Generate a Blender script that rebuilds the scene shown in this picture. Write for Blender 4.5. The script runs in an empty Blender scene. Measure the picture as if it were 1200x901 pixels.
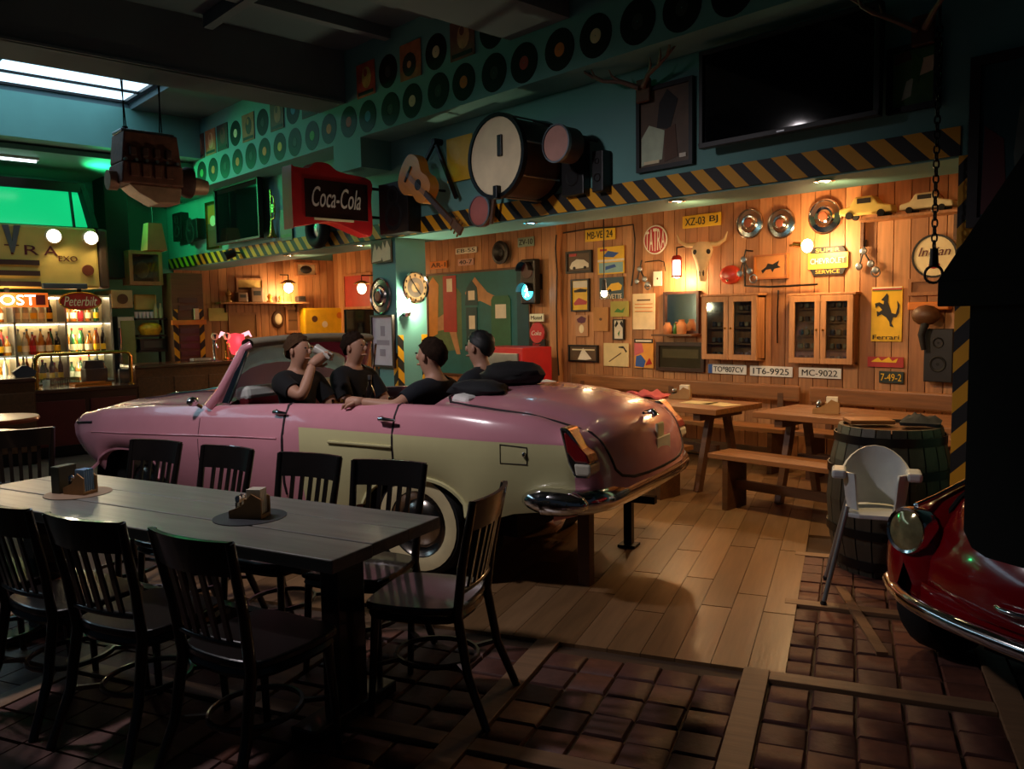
import bpy, bmesh, math, random
from mathutils import Vector, Matrix
from mathutils.bvhtree import BVHTree
random.seed(7)
PI = math.pi
SC = bpy.context.scene
COL = SC.collection

# ------------------------------------------------------------------ camera, world, light, exposure
F = 960.0; H = 1.57
YAW = math.radians(47.4); PITCH = math.radians(4.75); ROLL = math.atan(.0166)
CAM = Vector((0, 0, H)); UPV = Vector((0, 0, 1))
_f0 = Vector((-math.sin(YAW), math.cos(YAW), 0)); _r0 = Vector((math.cos(YAW), math.sin(YAW), 0))
FWD = _f0*math.cos(PITCH) - UPV*math.sin(PITCH); _u0 = UPV*math.cos(PITCH) + _f0*math.sin(PITCH)
RGT = _r0*math.cos(ROLL) - _u0*math.sin(ROLL); UPC = _u0*math.cos(ROLL) + _r0*math.sin(ROLL)
cd = bpy.data.cameras.new('camera'); cd.sensor_width = 36; cd.lens = F/1200*36; cd.clip_start = .05
co = bpy.data.objects.new('camera', cd); COL.objects.link(co)
co.matrix_world = Matrix(((RGT.x, UPC.x, -FWD.x, 0), (RGT.y, UPC.y, -FWD.y, 0), (RGT.z, UPC.z, -FWD.z, H), (0, 0, 0, 1)))
SC.camera = co
SC.view_settings.view_transform = 'Standard'; SC.view_settings.look = 'None'
SC.view_settings.gamma = 1; SC.view_settings.use_curve_mapping = False
SC.view_settings.exposure = 0.3
W = bpy.data.worlds.new('world'); SC.world = W; W.use_nodes = True
W.node_tree.nodes['Background'].inputs[0].default_value = (.30, .42, .60, 1)
W.node_tree.nodes['Background'].inputs[1].default_value = .015
SKYLIGHT = 1.8          # strength of the skylight panes
WARM = (1.0, .62, .28); GREEN = (.05, 1.0, .32)

# ------------------------------------------------------------------ surveying helpers (photo frame 1200 x 901 onto real planes)
def ray(x, y): return FWD + RGT*((x-600)/F) - UPC*((y-450.5)/F)
def onY(x, y, Y): d = ray(x, y); return CAM + d*(Y/d.y)
def onX(x, y, X): d = ray(x, y); return CAM + d*(X/d.x)
def onZ(x, y, Z): d = ray(x, y); return CAM + d*((Z-H)/d.z)
def WY(x0, y0, x1, y1, Y):
    ym = (y0+y1)/2; l = onY(x0, ym, Y); r = onY(x1, ym, Y)
    t = onY((x0+x1)/2, y0, Y).z; b = onY((x0+x1)/2, y1, Y).z
    return ((l.x+r.x)/2, Y, (t+b)/2), r.x-l.x, t-b
def WX(x0, y0, x1, y1, X):
    ym = (y0+y1)/2; l = onX(x0, ym, X); r = onX(x1, ym, X)
    t = onX((x0+x1)/2, y0, X).z; b = onX((x0+x1)/2, y1, X).z
    return (X, (l.y+r.y)/2, (t+b)/2), r.y-l.y, t-b

# ------------------------------------------------------------------ materials
def hexc(h):
    h = h.lstrip('#'); o = []
    for i in (0, 2, 4):
        c = int(h[i:i+2], 16)/255; o.append(c/12.92 if c <= .04045 else ((c+.055)/1.055)**2.4)
    return (*o, 1)
_M = {}
def mat(name, col='#808080', rough=.6, metal=0, var=.12, scale=8, bump=0, coat=0, stretch=None, emit=0, ecol=None, alpha=None, spec=.5):
    if name in _M: return _M[name]
    m = bpy.data.materials.new(name); m.use_nodes = True; nt = m.node_tree; N = nt.nodes; L = nt.links
    b = N['Principled BSDF']; c = hexc(col) if isinstance(col, str) else col
    b.inputs['Roughness'].default_value = rough; b.inputs['Metallic'].default_value = metal
    b.inputs['Specular IOR Level'].default_value = spec
    if coat: b.inputs['Coat Weight'].default_value = coat; b.inputs['Coat Roughness'].default_value = .06
    tc = N.new('ShaderNodeTexCoord'); mp = N.new('ShaderNodeMapping'); L.new(tc.outputs['Object'], mp.inputs[0])
    if stretch: mp.inputs['Scale'].default_value = stretch
    nz = N.new('ShaderNodeTexNoise'); nz.inputs['Scale'].default_value = scale; nz.inputs['Detail'].default_value = 4
    L.new(mp.outputs[0], nz.inputs['Vector'])
    mx = N.new('ShaderNodeMix'); mx.data_type = 'RGBA'
    mx.inputs['A'].default_value = [max(0, x*(1-var*2)) for x in c[:3]]+[1]; mx.inputs['B'].default_value = [min(1, x*(1+var*2)) for x in c[:3]]+[1]
    L.new(nz.outputs['Fac'], mx.inputs['Factor']); L.new(mx.outputs['Result'], b.inputs['Base Color'])
    if bump:
        bp = N.new('ShaderNodeBump'); bp.inputs['Strength'].default_value = bump; bp.inputs['Distance'].default_value = .01
        L.new(nz.outputs['Fac'], bp.inputs['Height']); L.new(bp.outputs[0], b.inputs['Normal'])
    if emit:
        e = hexc(ecol) if isinstance(ecol, str) else (ecol or c)
        b.inputs['Emission Color'].default_value = (*e[:3], 1); b.inputs['Emission Strength'].default_value = emit
    if alpha is not None: b.inputs['Alpha'].default_value = alpha
    _M[name] = m; return m
def wood(name, col, rough=.5, along='z', var=.28, coat=0):
    st = {'x': (1.2, 14, 14), 'y': (14, 1.2, 14), 'z': (14, 14, 1.2)}[along]
    return mat(name, col, rough, 0, var, 2.0, .15, coat, st)
def glassy(name, col, a=.25, rough=.05):
    if name in _M: return _M[name]
    m = bpy.data.materials.new(name); m.use_nodes = True; nt = m.node_tree; N = nt.nodes; L = nt.links
    out = N['Material Output']; N.remove(N['Principled BSDF'])
    tr = N.new('ShaderNodeBsdfTransparent'); gl = N.new('ShaderNodeBsdfGlossy'); mx = N.new('ShaderNodeMixShader'); fr = N.new('ShaderNodeFresnel')
    ma = N.new('ShaderNodeMath'); ma.operation = 'ADD'; ma.inputs[1].default_value = a*.3; ma.use_clamp = True
    tr.inputs[0].default_value = hexc(col); gl.inputs['Roughness'].default_value = rough; fr.inputs[0].default_value = 1.45
    L.new(fr.outputs[0], ma.inputs[0]); L.new(ma.outputs[0], mx.inputs[0]); L.new(tr.outputs[0], mx.inputs[1]); L.new(gl.outputs[0], mx.inputs[2]); L.new(mx.outputs[0], out.inputs[0])
    _M[name] = m; return m
def hazard(name, period=.2, sx=1, sz=1, sy=0):
    if name in _M: return _M[name]
    m = bpy.data.materials.new(name); m.use_nodes = True; nt = m.node_tree; N = nt.nodes; L = nt.links; b = N['Principled BSDF']
    tc = N.new('ShaderNodeTexCoord'); dt = N.new('ShaderNodeVectorMath'); dt.operation = 'DOT_PRODUCT'; dt.inputs[1].default_value = (sx/period, sy/period, sz/period)
    L.new(tc.outputs['Object'], dt.inputs[0]); fr = N.new('ShaderNodeMath'); fr.operation = 'FRACT'; L.new(dt.outputs['Value'], fr.inputs[0])
    gt = N.new('ShaderNodeMath'); gt.operation = 'GREATER_THAN'; gt.inputs[1].default_value = .5; L.new(fr.outputs[0], gt.inputs[0])
    mx = N.new('ShaderNodeMix'); mx.data_type = 'RGBA'; mx.inputs['A'].default_value = hexc('#e0a010'); mx.inputs['B'].default_value = hexc('#141210')
    L.new(gt.outputs[0], mx.inputs['Factor']); L.new(mx.outputs['Result'], b.inputs['Base Color']); b.inputs['Roughness'].default_value = .6
    _M[name] = m; return m
def glow(name, col, s): return mat(name, '#202020', .5, emit=s, ecol=col)

turq = mat('turquoise_paint', '#679f99', .65, var=.06, scale=3)
turq_pale = turq
ceil_m = mat('ceiling_paint', '#566a70', .8, var=.1, scale=2)
grey_conc = mat('grey_beam_paint', '#5d6c72', .8, var=.1, scale=2)
wallwood = [wood('pine_panel_%d' % i, c, .5) for i, c in enumerate(('#b27a4c', '#a87044', '#bb8454', '#9c683e'))]
oak = wood('oak_table', '#8a5a32', .45, 'x')
oakd = wood('dark_oak', '#5c3a20', .5, 'x')
blackwood = mat('black_stained_wood', '#17120f', .28, var=.2, scale=12, coat=.6)
tablewood = wood('grey_weathered_wood', '#7c7870', .3, 'x', .22)
black = mat('black_plastic', '#0c0c0d', .45); blackm = mat('black_metal', '#121214', .4, .5); rubber = mat('rubber', '#0d0d0d', .8)
matte_black = mat('matte_black', '#060607', .85)
chrome = mat('chrome', '#e4e4e6', .1, 1, var=.03); steel = mat('steel', '#8c8f92', .35, .9); brass = mat('brass', '#c8a04a', .25, 1)
white = mat('white_paint', '#e8e6e0', .5); paper = mat('paper', '#e6ddc8', .8); cream_p = mat('cream_print', '#e9d9ae', .7)
pink = mat('pink_car_paint', '#d8939f', .22, var=.03, coat=.7); cream = mat('cream_car_paint', '#d6cf9a', .22, var=.03, coat=.7)
redpaint = mat('red_car_paint', '#8c0a16', .18, var=.05, coat=.8)
red = mat('red_paint', '#b01820', .4); darkred = mat('dark_red_paint', '#5a1216', .5); maroon = mat('maroon_leather', '#6a1a22', .45)
yellow = mat('yellow_paint', '#e8b81c', .45); orange = mat('orange_paint', '#d87a1c', .5); teal = mat('teal_print', '#1f6a6c', .6); tealdark = mat('dark_teal_print', '#17484c', .6)
green_p = mat('green_print', '#3c7a34', .6); blue_p = mat('blue_print', '#2c56a0', .6); ink = mat('ink', '#14110f', .6); brown = mat('brown_print', '#5a3a22', .6)
skin = mat('skin', '#b98a70', .55, var=.06); hair_d = mat('dark_hair', '#2a1e16', .95, var=.4, scale=60, spec=.1); shirt_b = mat('black_cotton', '#0b0b0d', .9); shirt_n = mat('navy_cotton', '#10151f', .9)
hair_l = mat('brown_hair', '#4a3524', .95, var=.3, scale=60, spec=.1)
rust = mat('rusty_iron', '#6a4030', .6, .3, .35, 14, .5); rust_l = mat('pale_cast_alloy', '#a8846a', .5, .3, .25, 10, .3)
screen = mat('dark_screen', '#0a0d10', .05, var=.02); bone = mat('bone', '#d9bc8e', .7, var=.12, scale=14)
glass = glassy('clear_glass', '#e8f0ee'); smoke = glassy('tinted_glass', '#9fb0b0', .3)
haz = hazard('hazard_tape'); hazv = hazard('hazard_tape_rising', .22, 1, 1.0); hazm = hazard('hazard_tape_falling', .22, -1, 1.0)
haz_y = hazard('hazard_tape_side', .22, 0, 1, 1); haz_ym = hazard('hazard_tape_side_falling', .22, 0, 1, -1); haz_s = hazard('hazard_tape_small', .12, 0, 1, 1)

# ------------------------------------------------------------------ mesh builder
class MB:
    def __init__(s): s.v = []; s.f = []; s.m = []; s.cur = 0
    def mi(s, i): s.cur = i; return s
    def add(s, vs, fs, M=None):
        o = len(s.v); s.v += [(M @ Vector(v)) if M else Vector(v) for v in vs]
        s.f += [tuple(o+i for i in f) for f in fs]; s.m += [s.cur]*len(fs); return s
    def box(s, c, d, M=None, rz=0):
        x, y, z = d[0]/2, d[1]/2, d[2]/2
        vs = [Vector((a*x, b*y, e*z)) for e in (-1, 1) for a, b in ((-1, -1), (1, -1), (1, 1), (-1, 1))]
        if rz: vs = [Matrix.Rotation(rz, 3, 'Z') @ v for v in vs]
        return s.add([v+Vector(c) for v in vs], [(3, 2, 1, 0), (4, 5, 6, 7), (0, 1, 5, 4), (1, 2, 6, 5), (2, 3, 7, 6), (3, 0, 4, 7)], M)
    def beam(s, a, b, w, h, up=(0, 0, 1)):
        a = Vector(a); b = Vector(b); d = (b-a).normalized(); u = Vector(up)
        if abs(d.dot(u)) > .98: u = Vector((1, 0, 0))
        r = d.cross(u).normalized(); u = r.cross(d).normalized()
        vs = [p + r*(i*w/2) + u*(j*h/2) for p in (a, b) for i, j in ((-1, -1), (1, -1), (1, 1), (-1, 1))]
        return s.add(vs, [(0, 1, 2, 3), (7, 6, 5, 4), (4, 5, 1, 0), (5, 6, 2, 1), (6, 7, 3, 2), (7, 4, 0, 3)])
    def tube(s, pts, r, n=8, closed=False, caps=True):
        P = [Vector(p) for p in pts]; k = len(P); R = r if isinstance(r, (list, tuple)) else [r]*k
        ref = None; vs = []
        for i in range(k):
            a = P[i-1] if (i or closed) else P[0]; b = P[(i+1) % k] if (i < k-1 or closed) else P[-1]
            t = (b-a).normalized() if (b-a).length > 1e-9 else Vector((0, 0, 1))
            if ref is None: ref = t.orthogonal()
            u = (ref - t*ref.dot(t)); u = u.normalized() if u.length > 1e-6 else t.orthogonal().normalized(); ref = u; w = t.cross(u)
            vs += [P[i] + (u*math.cos(2*PI*j/n) + w*math.sin(2*PI*j/n))*R[i] for j in range(n)]
        fs = []
        for i in range(k if closed else k-1):
            for j in range(n):
                fs.append((i*n+j, i*n+(j+1) % n, ((i+1) % k)*n+(j+1) % n, ((i+1) % k)*n+j))
        if caps and not closed: fs += [tuple(range(n))[::-1], tuple((k-1)*n+j for j in range(n))]
        return s.add(vs, fs)
    def cyl(s, a, b, r0, r1=None, n=14): return s.tube([a, b], [r0, r0 if r1 is None else r1], n)
    def lathe(s, prof, n=20, M=None, a0=0, a1=2*PI):
        full = abs(a1-a0-2*PI) < 1e-6; k = len(prof); m = n if full else n+1
        vs = [(r*math.cos(a0+(a1-a0)*j/n), r*math.sin(a0+(a1-a0)*j/n), z) for j in range(m) for r, z in prof]
        fs = [(j*k+i, ((j+1) % m)*k+i, ((j+1) % m)*k+i+1, j*k+i+1) for j in range(n) for i in range(k-1)]
        return s.add(vs, fs, M)
    def prism(s, poly, y0, y1, M=None):
        n = len(poly); vs = [(x, y0, z) for x, z in poly] + [(x, y1, z) for x, z in poly]
        return s.add(vs, [tuple(range(n)), tuple(range(2*n-1, n-1, -1))] + [(i, n+i, n+(i+1) % n, (i+1) % n) for i in range(n)], M)
    def ball(s, c, r, n=12, M=None):
        r = r if isinstance(r, (tuple, list)) else (r, r, r); vs = []; fs = []; k = n//2
        for i in range(k+1):
            p = PI*i/k
            vs += [(c[0]+r[0]*math.sin(p)*math.cos(2*PI*j/n), c[1]+r[1]*math.sin(p)*math.sin(2*PI*j/n), c[2]-r[2]*math.cos(p)) for j in range(n)]
        for i in range(k):
            fs += [(i*n+j, i*n+(j+1) % n, (i+1)*n+(j+1) % n, (i+1)*n+j) for j in range(n)]
        return s.add(vs, fs, M)
    def grid(s, rows, closed=False):
        n = len(rows[0]); vs = [p for r in rows for p in r]
        return s.add(vs, [(i*n+j, i*n+(j+1) % n, (i+1)*n+(j+1) % n, (i+1)*n+j) for i in range(len(rows)-1) for j in range(n if closed else n-1)])
    def mesh(s, name, mats, smooth=None):
        me = bpy.data.meshes.new(name); me.from_pydata(s.v, [], s.f)
        for m in (mats if isinstance(mats, (list, tuple)) else [mats]): me.materials.append(m)
        bm = bmesh.new(); bm.from_mesh(me); bm.faces.ensure_lookup_table()
        for i, f in enumerate(bm.faces): f.material_index = s.m[i]
        bmesh.ops.remove_doubles(bm, verts=bm.verts, dist=1e-5)
        bmesh.ops.dissolve_degenerate(bm, dist=1e-6, edges=bm.edges)
        bmesh.ops.recalc_face_normals(bm, faces=bm.faces)
        if smooth:
            th = math.radians(smooth)
            for f in bm.faces: f.smooth = True
            for e in bm.edges:
                if len(e.link_faces) != 2 or e.calc_face_angle(0) > th: e.smooth = False
        bm.to_mesh(me); bm.free(); return me
    def build(s, name, mats, parent=None, loc=(0, 0, 0), rz=0, smooth=None, bevel=0, rot=None):
        return link(name, s.mesh(name, mats, smooth), parent, loc, rz, bevel, rot)
def link(name, me, parent=None, loc=(0, 0, 0), rz=0, bevel=0, rot=None):
    o = bpy.data.objects.new(name, me); COL.objects.link(o); o.parent = parent; o.location = loc
    o.rotation_euler = rot if rot else (0, 0, rz)
    if bevel:
        b = o.modifiers.new('bevel', 'BEVEL'); b.width = bevel; b.segments = 2; b.limit_method = 'ANGLE'; b.angle_limit = math.radians(40)
    return o
def tag(o, label, cat, group=None):
    o['label'] = label; o['category'] = cat
    if group: o['group'] = group
    return o
def thing(name, label, cat, loc=(0, 0, 0), rz=0, group=None, rot=None):
    o = bpy.data.objects.new(name, None); COL.objects.link(o); o.location = loc; o.rotation_euler = rot if rot else (0, 0, rz)
    o.empty_display_size = .1
    return tag(o, label, cat, group)
def struct(o): o['kind'] = 'structure'; return o
def copy_tree(o, parent=None):
    c = o.copy(); COL.objects.link(c); c.parent = parent
    for ch in list(o.children): copy_tree(ch, c)
    return c
def B(c, d, rz=0): return MB().box(c, d, rz=rz)
def plamp(name, loc, energy, col=WARM, r=.04, parent=None):
    l = bpy.data.lights.new(name, 'POINT'); l.energy = energy; l.color = col; l.shadow_soft_size = r
    o = bpy.data.objects.new(name, l); COL.objects.link(o); o.location = loc; o.parent = parent; return o
def slamp(name, loc, energy, col, ang, d=(0, 0, -1), r=.03, parent=None):
    l = bpy.data.lights.new(name, 'SPOT'); l.energy = energy; l.color = col; l.spot_size = math.radians(ang); l.spot_blend = .6; l.shadow_soft_size = r
    o = bpy.data.objects.new(name, l); COL.objects.link(o); o.location = loc; o.parent = parent
    o.rotation_euler = Vector(d).to_track_quat('-Z', 'Y').to_euler(); return o
def text(parent, name, body, w, h, loc, m, shear=0, depth=.004, rz=0):
    cu = bpy.data.curves.new('lettering', 'FONT'); cu.body = body; cu.shear = shear; cu.extrude = .01; cu.resolution_u = 3
    ob = bpy.data.objects.new('tmp', cu); me = bpy.data.meshes.new_from_object(ob); bpy.data.objects.remove(ob)
    xs = [v.co.x for v in me.vertices]; ys = [v.co.y for v in me.vertices]
    x0, x1, y0, y1 = min(xs), max(xs), min(ys), max(ys)
    for v in me.vertices:
        x, y, z = v.co; v.co = (((x-x0)/(x1-x0)-.5)*w, -z/.01*depth/2, ((y-y0)/(y1-y0)-.5)*h)
    me.materials.clear(); me.materials.append(m); me.name = name
    return link(name, me, parent, loc, rz)
def rect(x0, y0, x1, y1): return [(x0, y0), (x1, y0), (x1, y1), (x0, y1)]
def ell(cx, cy, rx, ry, n=14): return [(cx+rx*math.cos(2*PI*i/n), cy+ry*math.sin(2*PI*i/n)) for i in range(n)]
def sheet(name, w, h, bg, shapes, parent=None, loc=(0, 0, 0), rz=0, th=.008, y=0):
    """a printed sheet: backing slab with flat coloured print; faces local -y, centred"""
    mb = MB(); mats = [bg]; mb.box((0, y, 0), (w, th, h))
    for k, (m, poly) in enumerate(shapes):
        if m not in mats: mats.append(m)
        mb.mi(mats.index(m)); yy = y-th/2-.0012*(k+1)
        pl = [((px-.5)*w, (pz-.5)*h) for px, pz in poly]
        mb.prism(pl, yy, y-th/2+.0005)
    return mb.build(name, mats, parent, loc, rz)
def framebars(w, h, f, d=.03): 
    mb = MB()
    mb.box((0, 0, h/2-f/2), (w, d, f)).box((0, 0, -h/2+f/2), (w, d, f)).box((-w/2+f/2, 0, 0), (f, d, h-2*f)).box((w/2-f/2, 0, 0), (f, d, h-2*f)); return mb
def picture(name, label, cat, geo, bg, shapes=(), frame=None, f=.025, rz=0, group=None, off=.02, tilt=0):
    loc, w, h = geo; w = abs(w); loc = Vector(loc) + (Vector((0, -off, 0)) if rz == 0 else Vector((off, 0, 0)))
    if not frame:
        t = tag(sheet(name, w, h, bg, shapes, None, loc, rz), label, cat, group)
    else:
        t = thing(name, label, cat, loc, rz, group)
        framebars(w, h, f, .036).build('frame', frame, t)
        sheet('print', w-f, h-f, bg, shapes, t, (0, .004, 0))
    if tilt: t.rotation_euler = (0, tilt, rz)
    return t

# ================================================================== THE ROOM
YW = 4.75      # face of the turquoise upper wall;  the wood-panelled niche lies behind it
YB = 7.6       # wood-panelled back wall
YR = 4.4       # face of the record lintel
XE = -12.9     # end wall of the hall
GA = math.radians(25.2)
def G(gx, gy, z=0): return Vector((gx*math.cos(GA)-gy*math.sin(GA), gx*math.sin(GA)+gy*math.cos(GA), z))

# floor: slab, laminate planks, wood strips, brick setts
slab = struct(B((-6, 2.5, -.06), (17, 13, .09)).build('floor', mat('floor_bedding', '#4a3524', .7, var=.2, scale=5)))
slab['label'] = 'brown plank floor with panels of brick setts'
pm = [wood('laminate_%d' % i, c, .34, 'y', .2) for i, c in enumerate(('#806040', '#745638', '#886848'))]
pl_me = [B((0, 0, -.006), (.157, 1.19, .018)).mesh('plank', m) for m in pm]
def in_brick(gx, gy): return gy < 3.62 or (gx > -.30 and gy < 5.52)
n_pl = 0
for i in range(-22, 13):
    for j in range(0, 5):
        gx = -.38 + i*.16 - .08; gy = 3.62 + .6 + j*1.2 - (.45 if i % 2 else 0) - (.2 if i % 3 == 0 else 0)
        if gx > -.30 and gy < 6.1: continue
        if gy - .6 < 3.62:
            L_ = gy + .6 - 3.62
            if L_ < .1: continue
            o = link('plank', B((0, 0, -.006), (.157, L_-.01, .018)).mesh('plank', pm[(i+j) % 3]), slab, G(gx, 3.62+L_/2), GA)
        else:
            o = link('plank', pl_me[(i*5+j*3) % 3], slab, G(gx, gy), GA)
        n_pl += 1
strip_m = wood('strip_wood', '#86664a', .5, 'x', .2)
def strip(gx0, gy0, gx1, gy1):
    return B((0, 0, -.005), (abs(gx1-gx0), abs(gy1-gy0), .022)).build('wood_strip', strip_m, slab, G((gx0+gx1)/2, (gy0+gy1)/2), GA, bevel=.003)
XS = [-4.22, -3.25, -2.28, -1.31, -.34, .63, 1.6]          # strips across, every 0.97 m
YS = [.68, 1.65, 2.62, 3.59]
for x in XS: strip(x-.055, .2, x+.055, 3.64)
for y in YS:
    for x in XS[:-1]:
        if y > 3.5 and x < -.4: continue
        strip(x+.057, y-.045, x+.913, y+.045)
for x in XS[4:6]:
    for y in (4.58, 5.53): strip(x+.057, y-.04, x+.913, y+.04)
strip(.63-.055, 3.64, .63+.055, 5.57)
sett_m = [mat('brick_sett_%d' % i, c, .55, var=.25, scale=20, bump=.3) for i, c in enumerate(('#6a3f30', '#5c3830', '#74483a', '#54342c'))]
sett_me = []
for k in range(6):
    r_ = random.Random(k); mb = MB(); w, d = .083+r_.uniform(-.004, .002), .081+r_.uniform(-.004, .003)
    lo = [(-w, -d), (w, -d), (w, d), (-w, d)]
    ring = [Vector((x*s_, y*s_, z)) for s_, z in ((1, -.03), (1, -.008), (.9, .002)) for x, y in lo]
    for v in ring: v.x += r_.uniform(-.003, .003); v.y += r_.uniform(-.003, .003)
    mb.add(ring, [(i, (i+1) % 4, 4+(i+1) % 4, 4+i) for i in range(4)] + [(4+i, 4+(i+1) % 4, 8+(i+1) % 4, 8+i) for i in range(4)] + [(8, 9, 10, 11)])
    sett_me.append(mb.mesh('brick', sett_m[k % 4], 50))
spots = []
for ci, x in enumerate(XS[:-1]):
    for y in YS[:-1] + [3.59, 4.58]:
        if y > 3.5 and x < -.4: continue
        for a in range(5):
            for b in range(5):
                spots.append(G(x+.057+.0875+a*.1718, y+.045+.085+b*.1725+random.uniform(-.006, .006)))
spots.sort(key=lambda p: abs((p-Vector((-1.5, 2.6, 0))).length))
rest = MB()
for k, p in enumerate(spots):
    if k < 290: link('brick', sett_me[k % 6], slab, p + Vector((0, 0, -.004+random.uniform(-.003, .003))), GA + (PI/2 if k % 2 else 0))
    else:
        M = Matrix.Translation(p) @ Matrix.Rotation(GA, 4, 'Z'); rest.box((0, 0, -.017), (.164, .16, .034), M)
ro = rest.build('brick_field', sett_m[1], slab); ro['kind'] = 'stuff'
# diagonal strip by the barrel
p0, p1 = onZ(985, 688, .01), onZ(1034, 765, .01)
MB().beam((p0.x, p0.y, .004), (p1.x, p1.y, .004), .05, .02).build('wood_strip', strip_m, slab)

# back wall, end wall: planks on a backing
def planks(parent, x0, x1, z0, z1, w, fn, mats, yface):
    n = round((x1-x0)/w); w = (x1-x0)/n
    mes = [B((0, 0, 0), (w-.008, .022, z1-z0)).mesh('plank', m) for m in mats]
    for i in range(n):
        fn(mes[random.randrange(len(mes))], x0+(i+.5)*w, (z0+z1)/2)
wb = struct(B((-6.6, YB+.1, 1.5), (13.2, .16, 3.0)).build('wall_back', mat('wall_backing', '#3a2412', .8)))
planks(wb, -12.9, -.9, .02, 2.85, .15, lambda me, x, z: link('plank', me, wb, (x, YB+.011, z), bevel=0), wallwood, YB)
we = struct(B((XE-.1, 2.3, 2.1), (.16, 11, 4.2)).build('wall_left', turq))
planks(we, 4.8, 7.6, .02, 2.6, .14, lambda me, y, z: link('plank', me, we, (XE+.011, y, z), PI/2), wallwood, 0)
# upper wall over the niche with its soffit, and the wall beyond it
wu = struct(B((-7.27, YW+.27, 3.29), (11.28, .54, 1.82)).build('wall_upper', turq))
B((-7.27, YW-.006, 2.455), (11.28, .012, .15)).build('hazard_stripe', haz, wu)
B((-7.27, YW+.27, 2.375), (11.28, .53, .012)).build('soffit_board', turq_pale, wu)
nc = struct(B((-7.2, 6.45, 2.9), (11.6, 2.3, .08)).build('ceiling_niche', wallwood[3]))
wr = struct(B((.85, YW+.2, 2.1), (4.96, .4, 4.2)).build('wall_right', turq))
B((-1.55, YW-.006, 1.2), (.17, .012, 2.35)).build('hazard_stripe', hazm, wr)
# record lintel
wl = struct(B((-7.0, YR+.175, 3.76), (11.9, .35, .9)).build('wall_lintel', turq_pale))
wlc = struct(B((-7.13, YR+.175, 3.17), (.5, .35, .28)).build('trim_1', turq_pale))
# column
colm = struct(B((-7.07, YW+.19, 1.19), (.42, .37, 2.37)).build('column', turq_pale))
for dy, mm in ((.035, haz_y), (.335, haz_ym)):
    B((-6.857, YW+dy, .75), (.008, .07, 1.3)).build('hazard_stripe', mm, colm)
for dx, mm in ((-.17, hazv), (.17, hazm)):
    B((-7.07+dx, YW+.002, .62), (.07, .008, 1.2)).build('hazard_stripe', mm, colm)
# ceiling with ribs and girders, skylight
ce = struct(B((-3.1, 1.2, 4.2), (12.1, 7.2, .08)).build('ceiling', ceil_m))
struct(B((-11.8, 1.2, 4.2), (2.2, 7.2, .08)).build('ceiling', ceil_m))
struct(B((-9.93, 4.2, 4.2), (1.54, 1.3, .08)).build('ceiling', ceil_m))
for x in (-8.6, -6.3, -5.6, -3.5, -2.8, -2.1, -.8):
    B((x, 1.0, 4.11), (.09, 6.7, .1)).build('ceiling_rib', grey_conc, ce)
for yy in (0.2, 1.6, 3.0):
    B((-5.9, yy, 4.1), (2.2, .08, .11)).build('ceiling_rib', grey_conc, ce)
for x, w, mm in ((-7.36, .5, grey_conc), (-4.42, .62, grey_conc), (-1.4, .5, grey_conc), (-10.9, .5, turq)):
    struct(B((x, 1.0, 3.92), (w, 6.78, .5)).build('ceiling_beam', mm))
B((-7.115, 1.0, 3.68), (.05, 6.7, .02)).build('edge_trim', grey_conc, ce)
# skylight: frame, bars and panes (sky glow)
pane_m = mat('skylight_pane', '#404850', .4, emit=SKYLIGHT, ecol=(.55, .82, 1.0, 1))
sk = struct(bpy.data.objects.new('window_1', None)); COL.objects.link(sk); sk.location = (-9.93, 0, 4.22)
sk['label'] = 'glazed skylight strip in the dark ceiling'
sk2 = struct(bpy.data.objects.new('window_2_offscreen', None)); COL.objects.link(sk2); sk2.location = (-9.93, 0, 4.22)
sk2['label'] = 'the same skylight strip running on beyond the frame'
for k in range(5):
    for j in range(3):
        B((-.5+j*.5, 2.75-k*1.5, .05), (.47, 1.46, .012)).build('pane' if k == 0 else 'pane_offscreen', pane_m, sk if k == 0 else sk2)
for par, ya, yb, nm in ((sk, 2.0, 3.5, 'glazing_bars'), (sk2, -4.0, 1.98, 'glazing_bars_offscreen')):
    fb = MB()
    for j in range(4): fb.box((-.745+j*.497, (ya+yb)/2, .03), (.022, yb-ya, .03))
    for k in range(6):
        if ya-.01 < 3.5-k*1.5 < yb+.01: fb.box((0, 3.5-k*1.5, .03), (1.52, .03, .03))
    fb.build(nm, blackm, par)
# added unseen fill lamp above the frame, brightening the table end and car flank
def flood(name, loc, aim, e, col, label, ang=140, r=.12):
    d = Vector(aim)-Vector(loc); d.normalize(); t = thing('fill_lamp_offscreen', label, 'lamp', loc)
    l_ = Vector(loc); MB().tube([-d*.12, d*.0], [.05, .09], 14).build('can', blackm, t, smooth=50)
    MB().tube([d*.0, d*.004], [.082, .082], 14).build('lens_offscreen', glow('fill_lens_'+name, (*col, 1), 6), t)
    MB().tube([-d*.06, Vector((0, 0, .1)), Vector((0, 0, .22))], .012, 6).build('bracket', blackm, t)
    slamp('fill_light_offscreen', d*.02, e, col, ang, d, r, t)
flood('a', (-4.45, .9, 3.46), (-4.6, 2.7, .8), 165, (1.0, .90, .93), 'added unseen fill lamp on the girder over the long table', 115)
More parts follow.
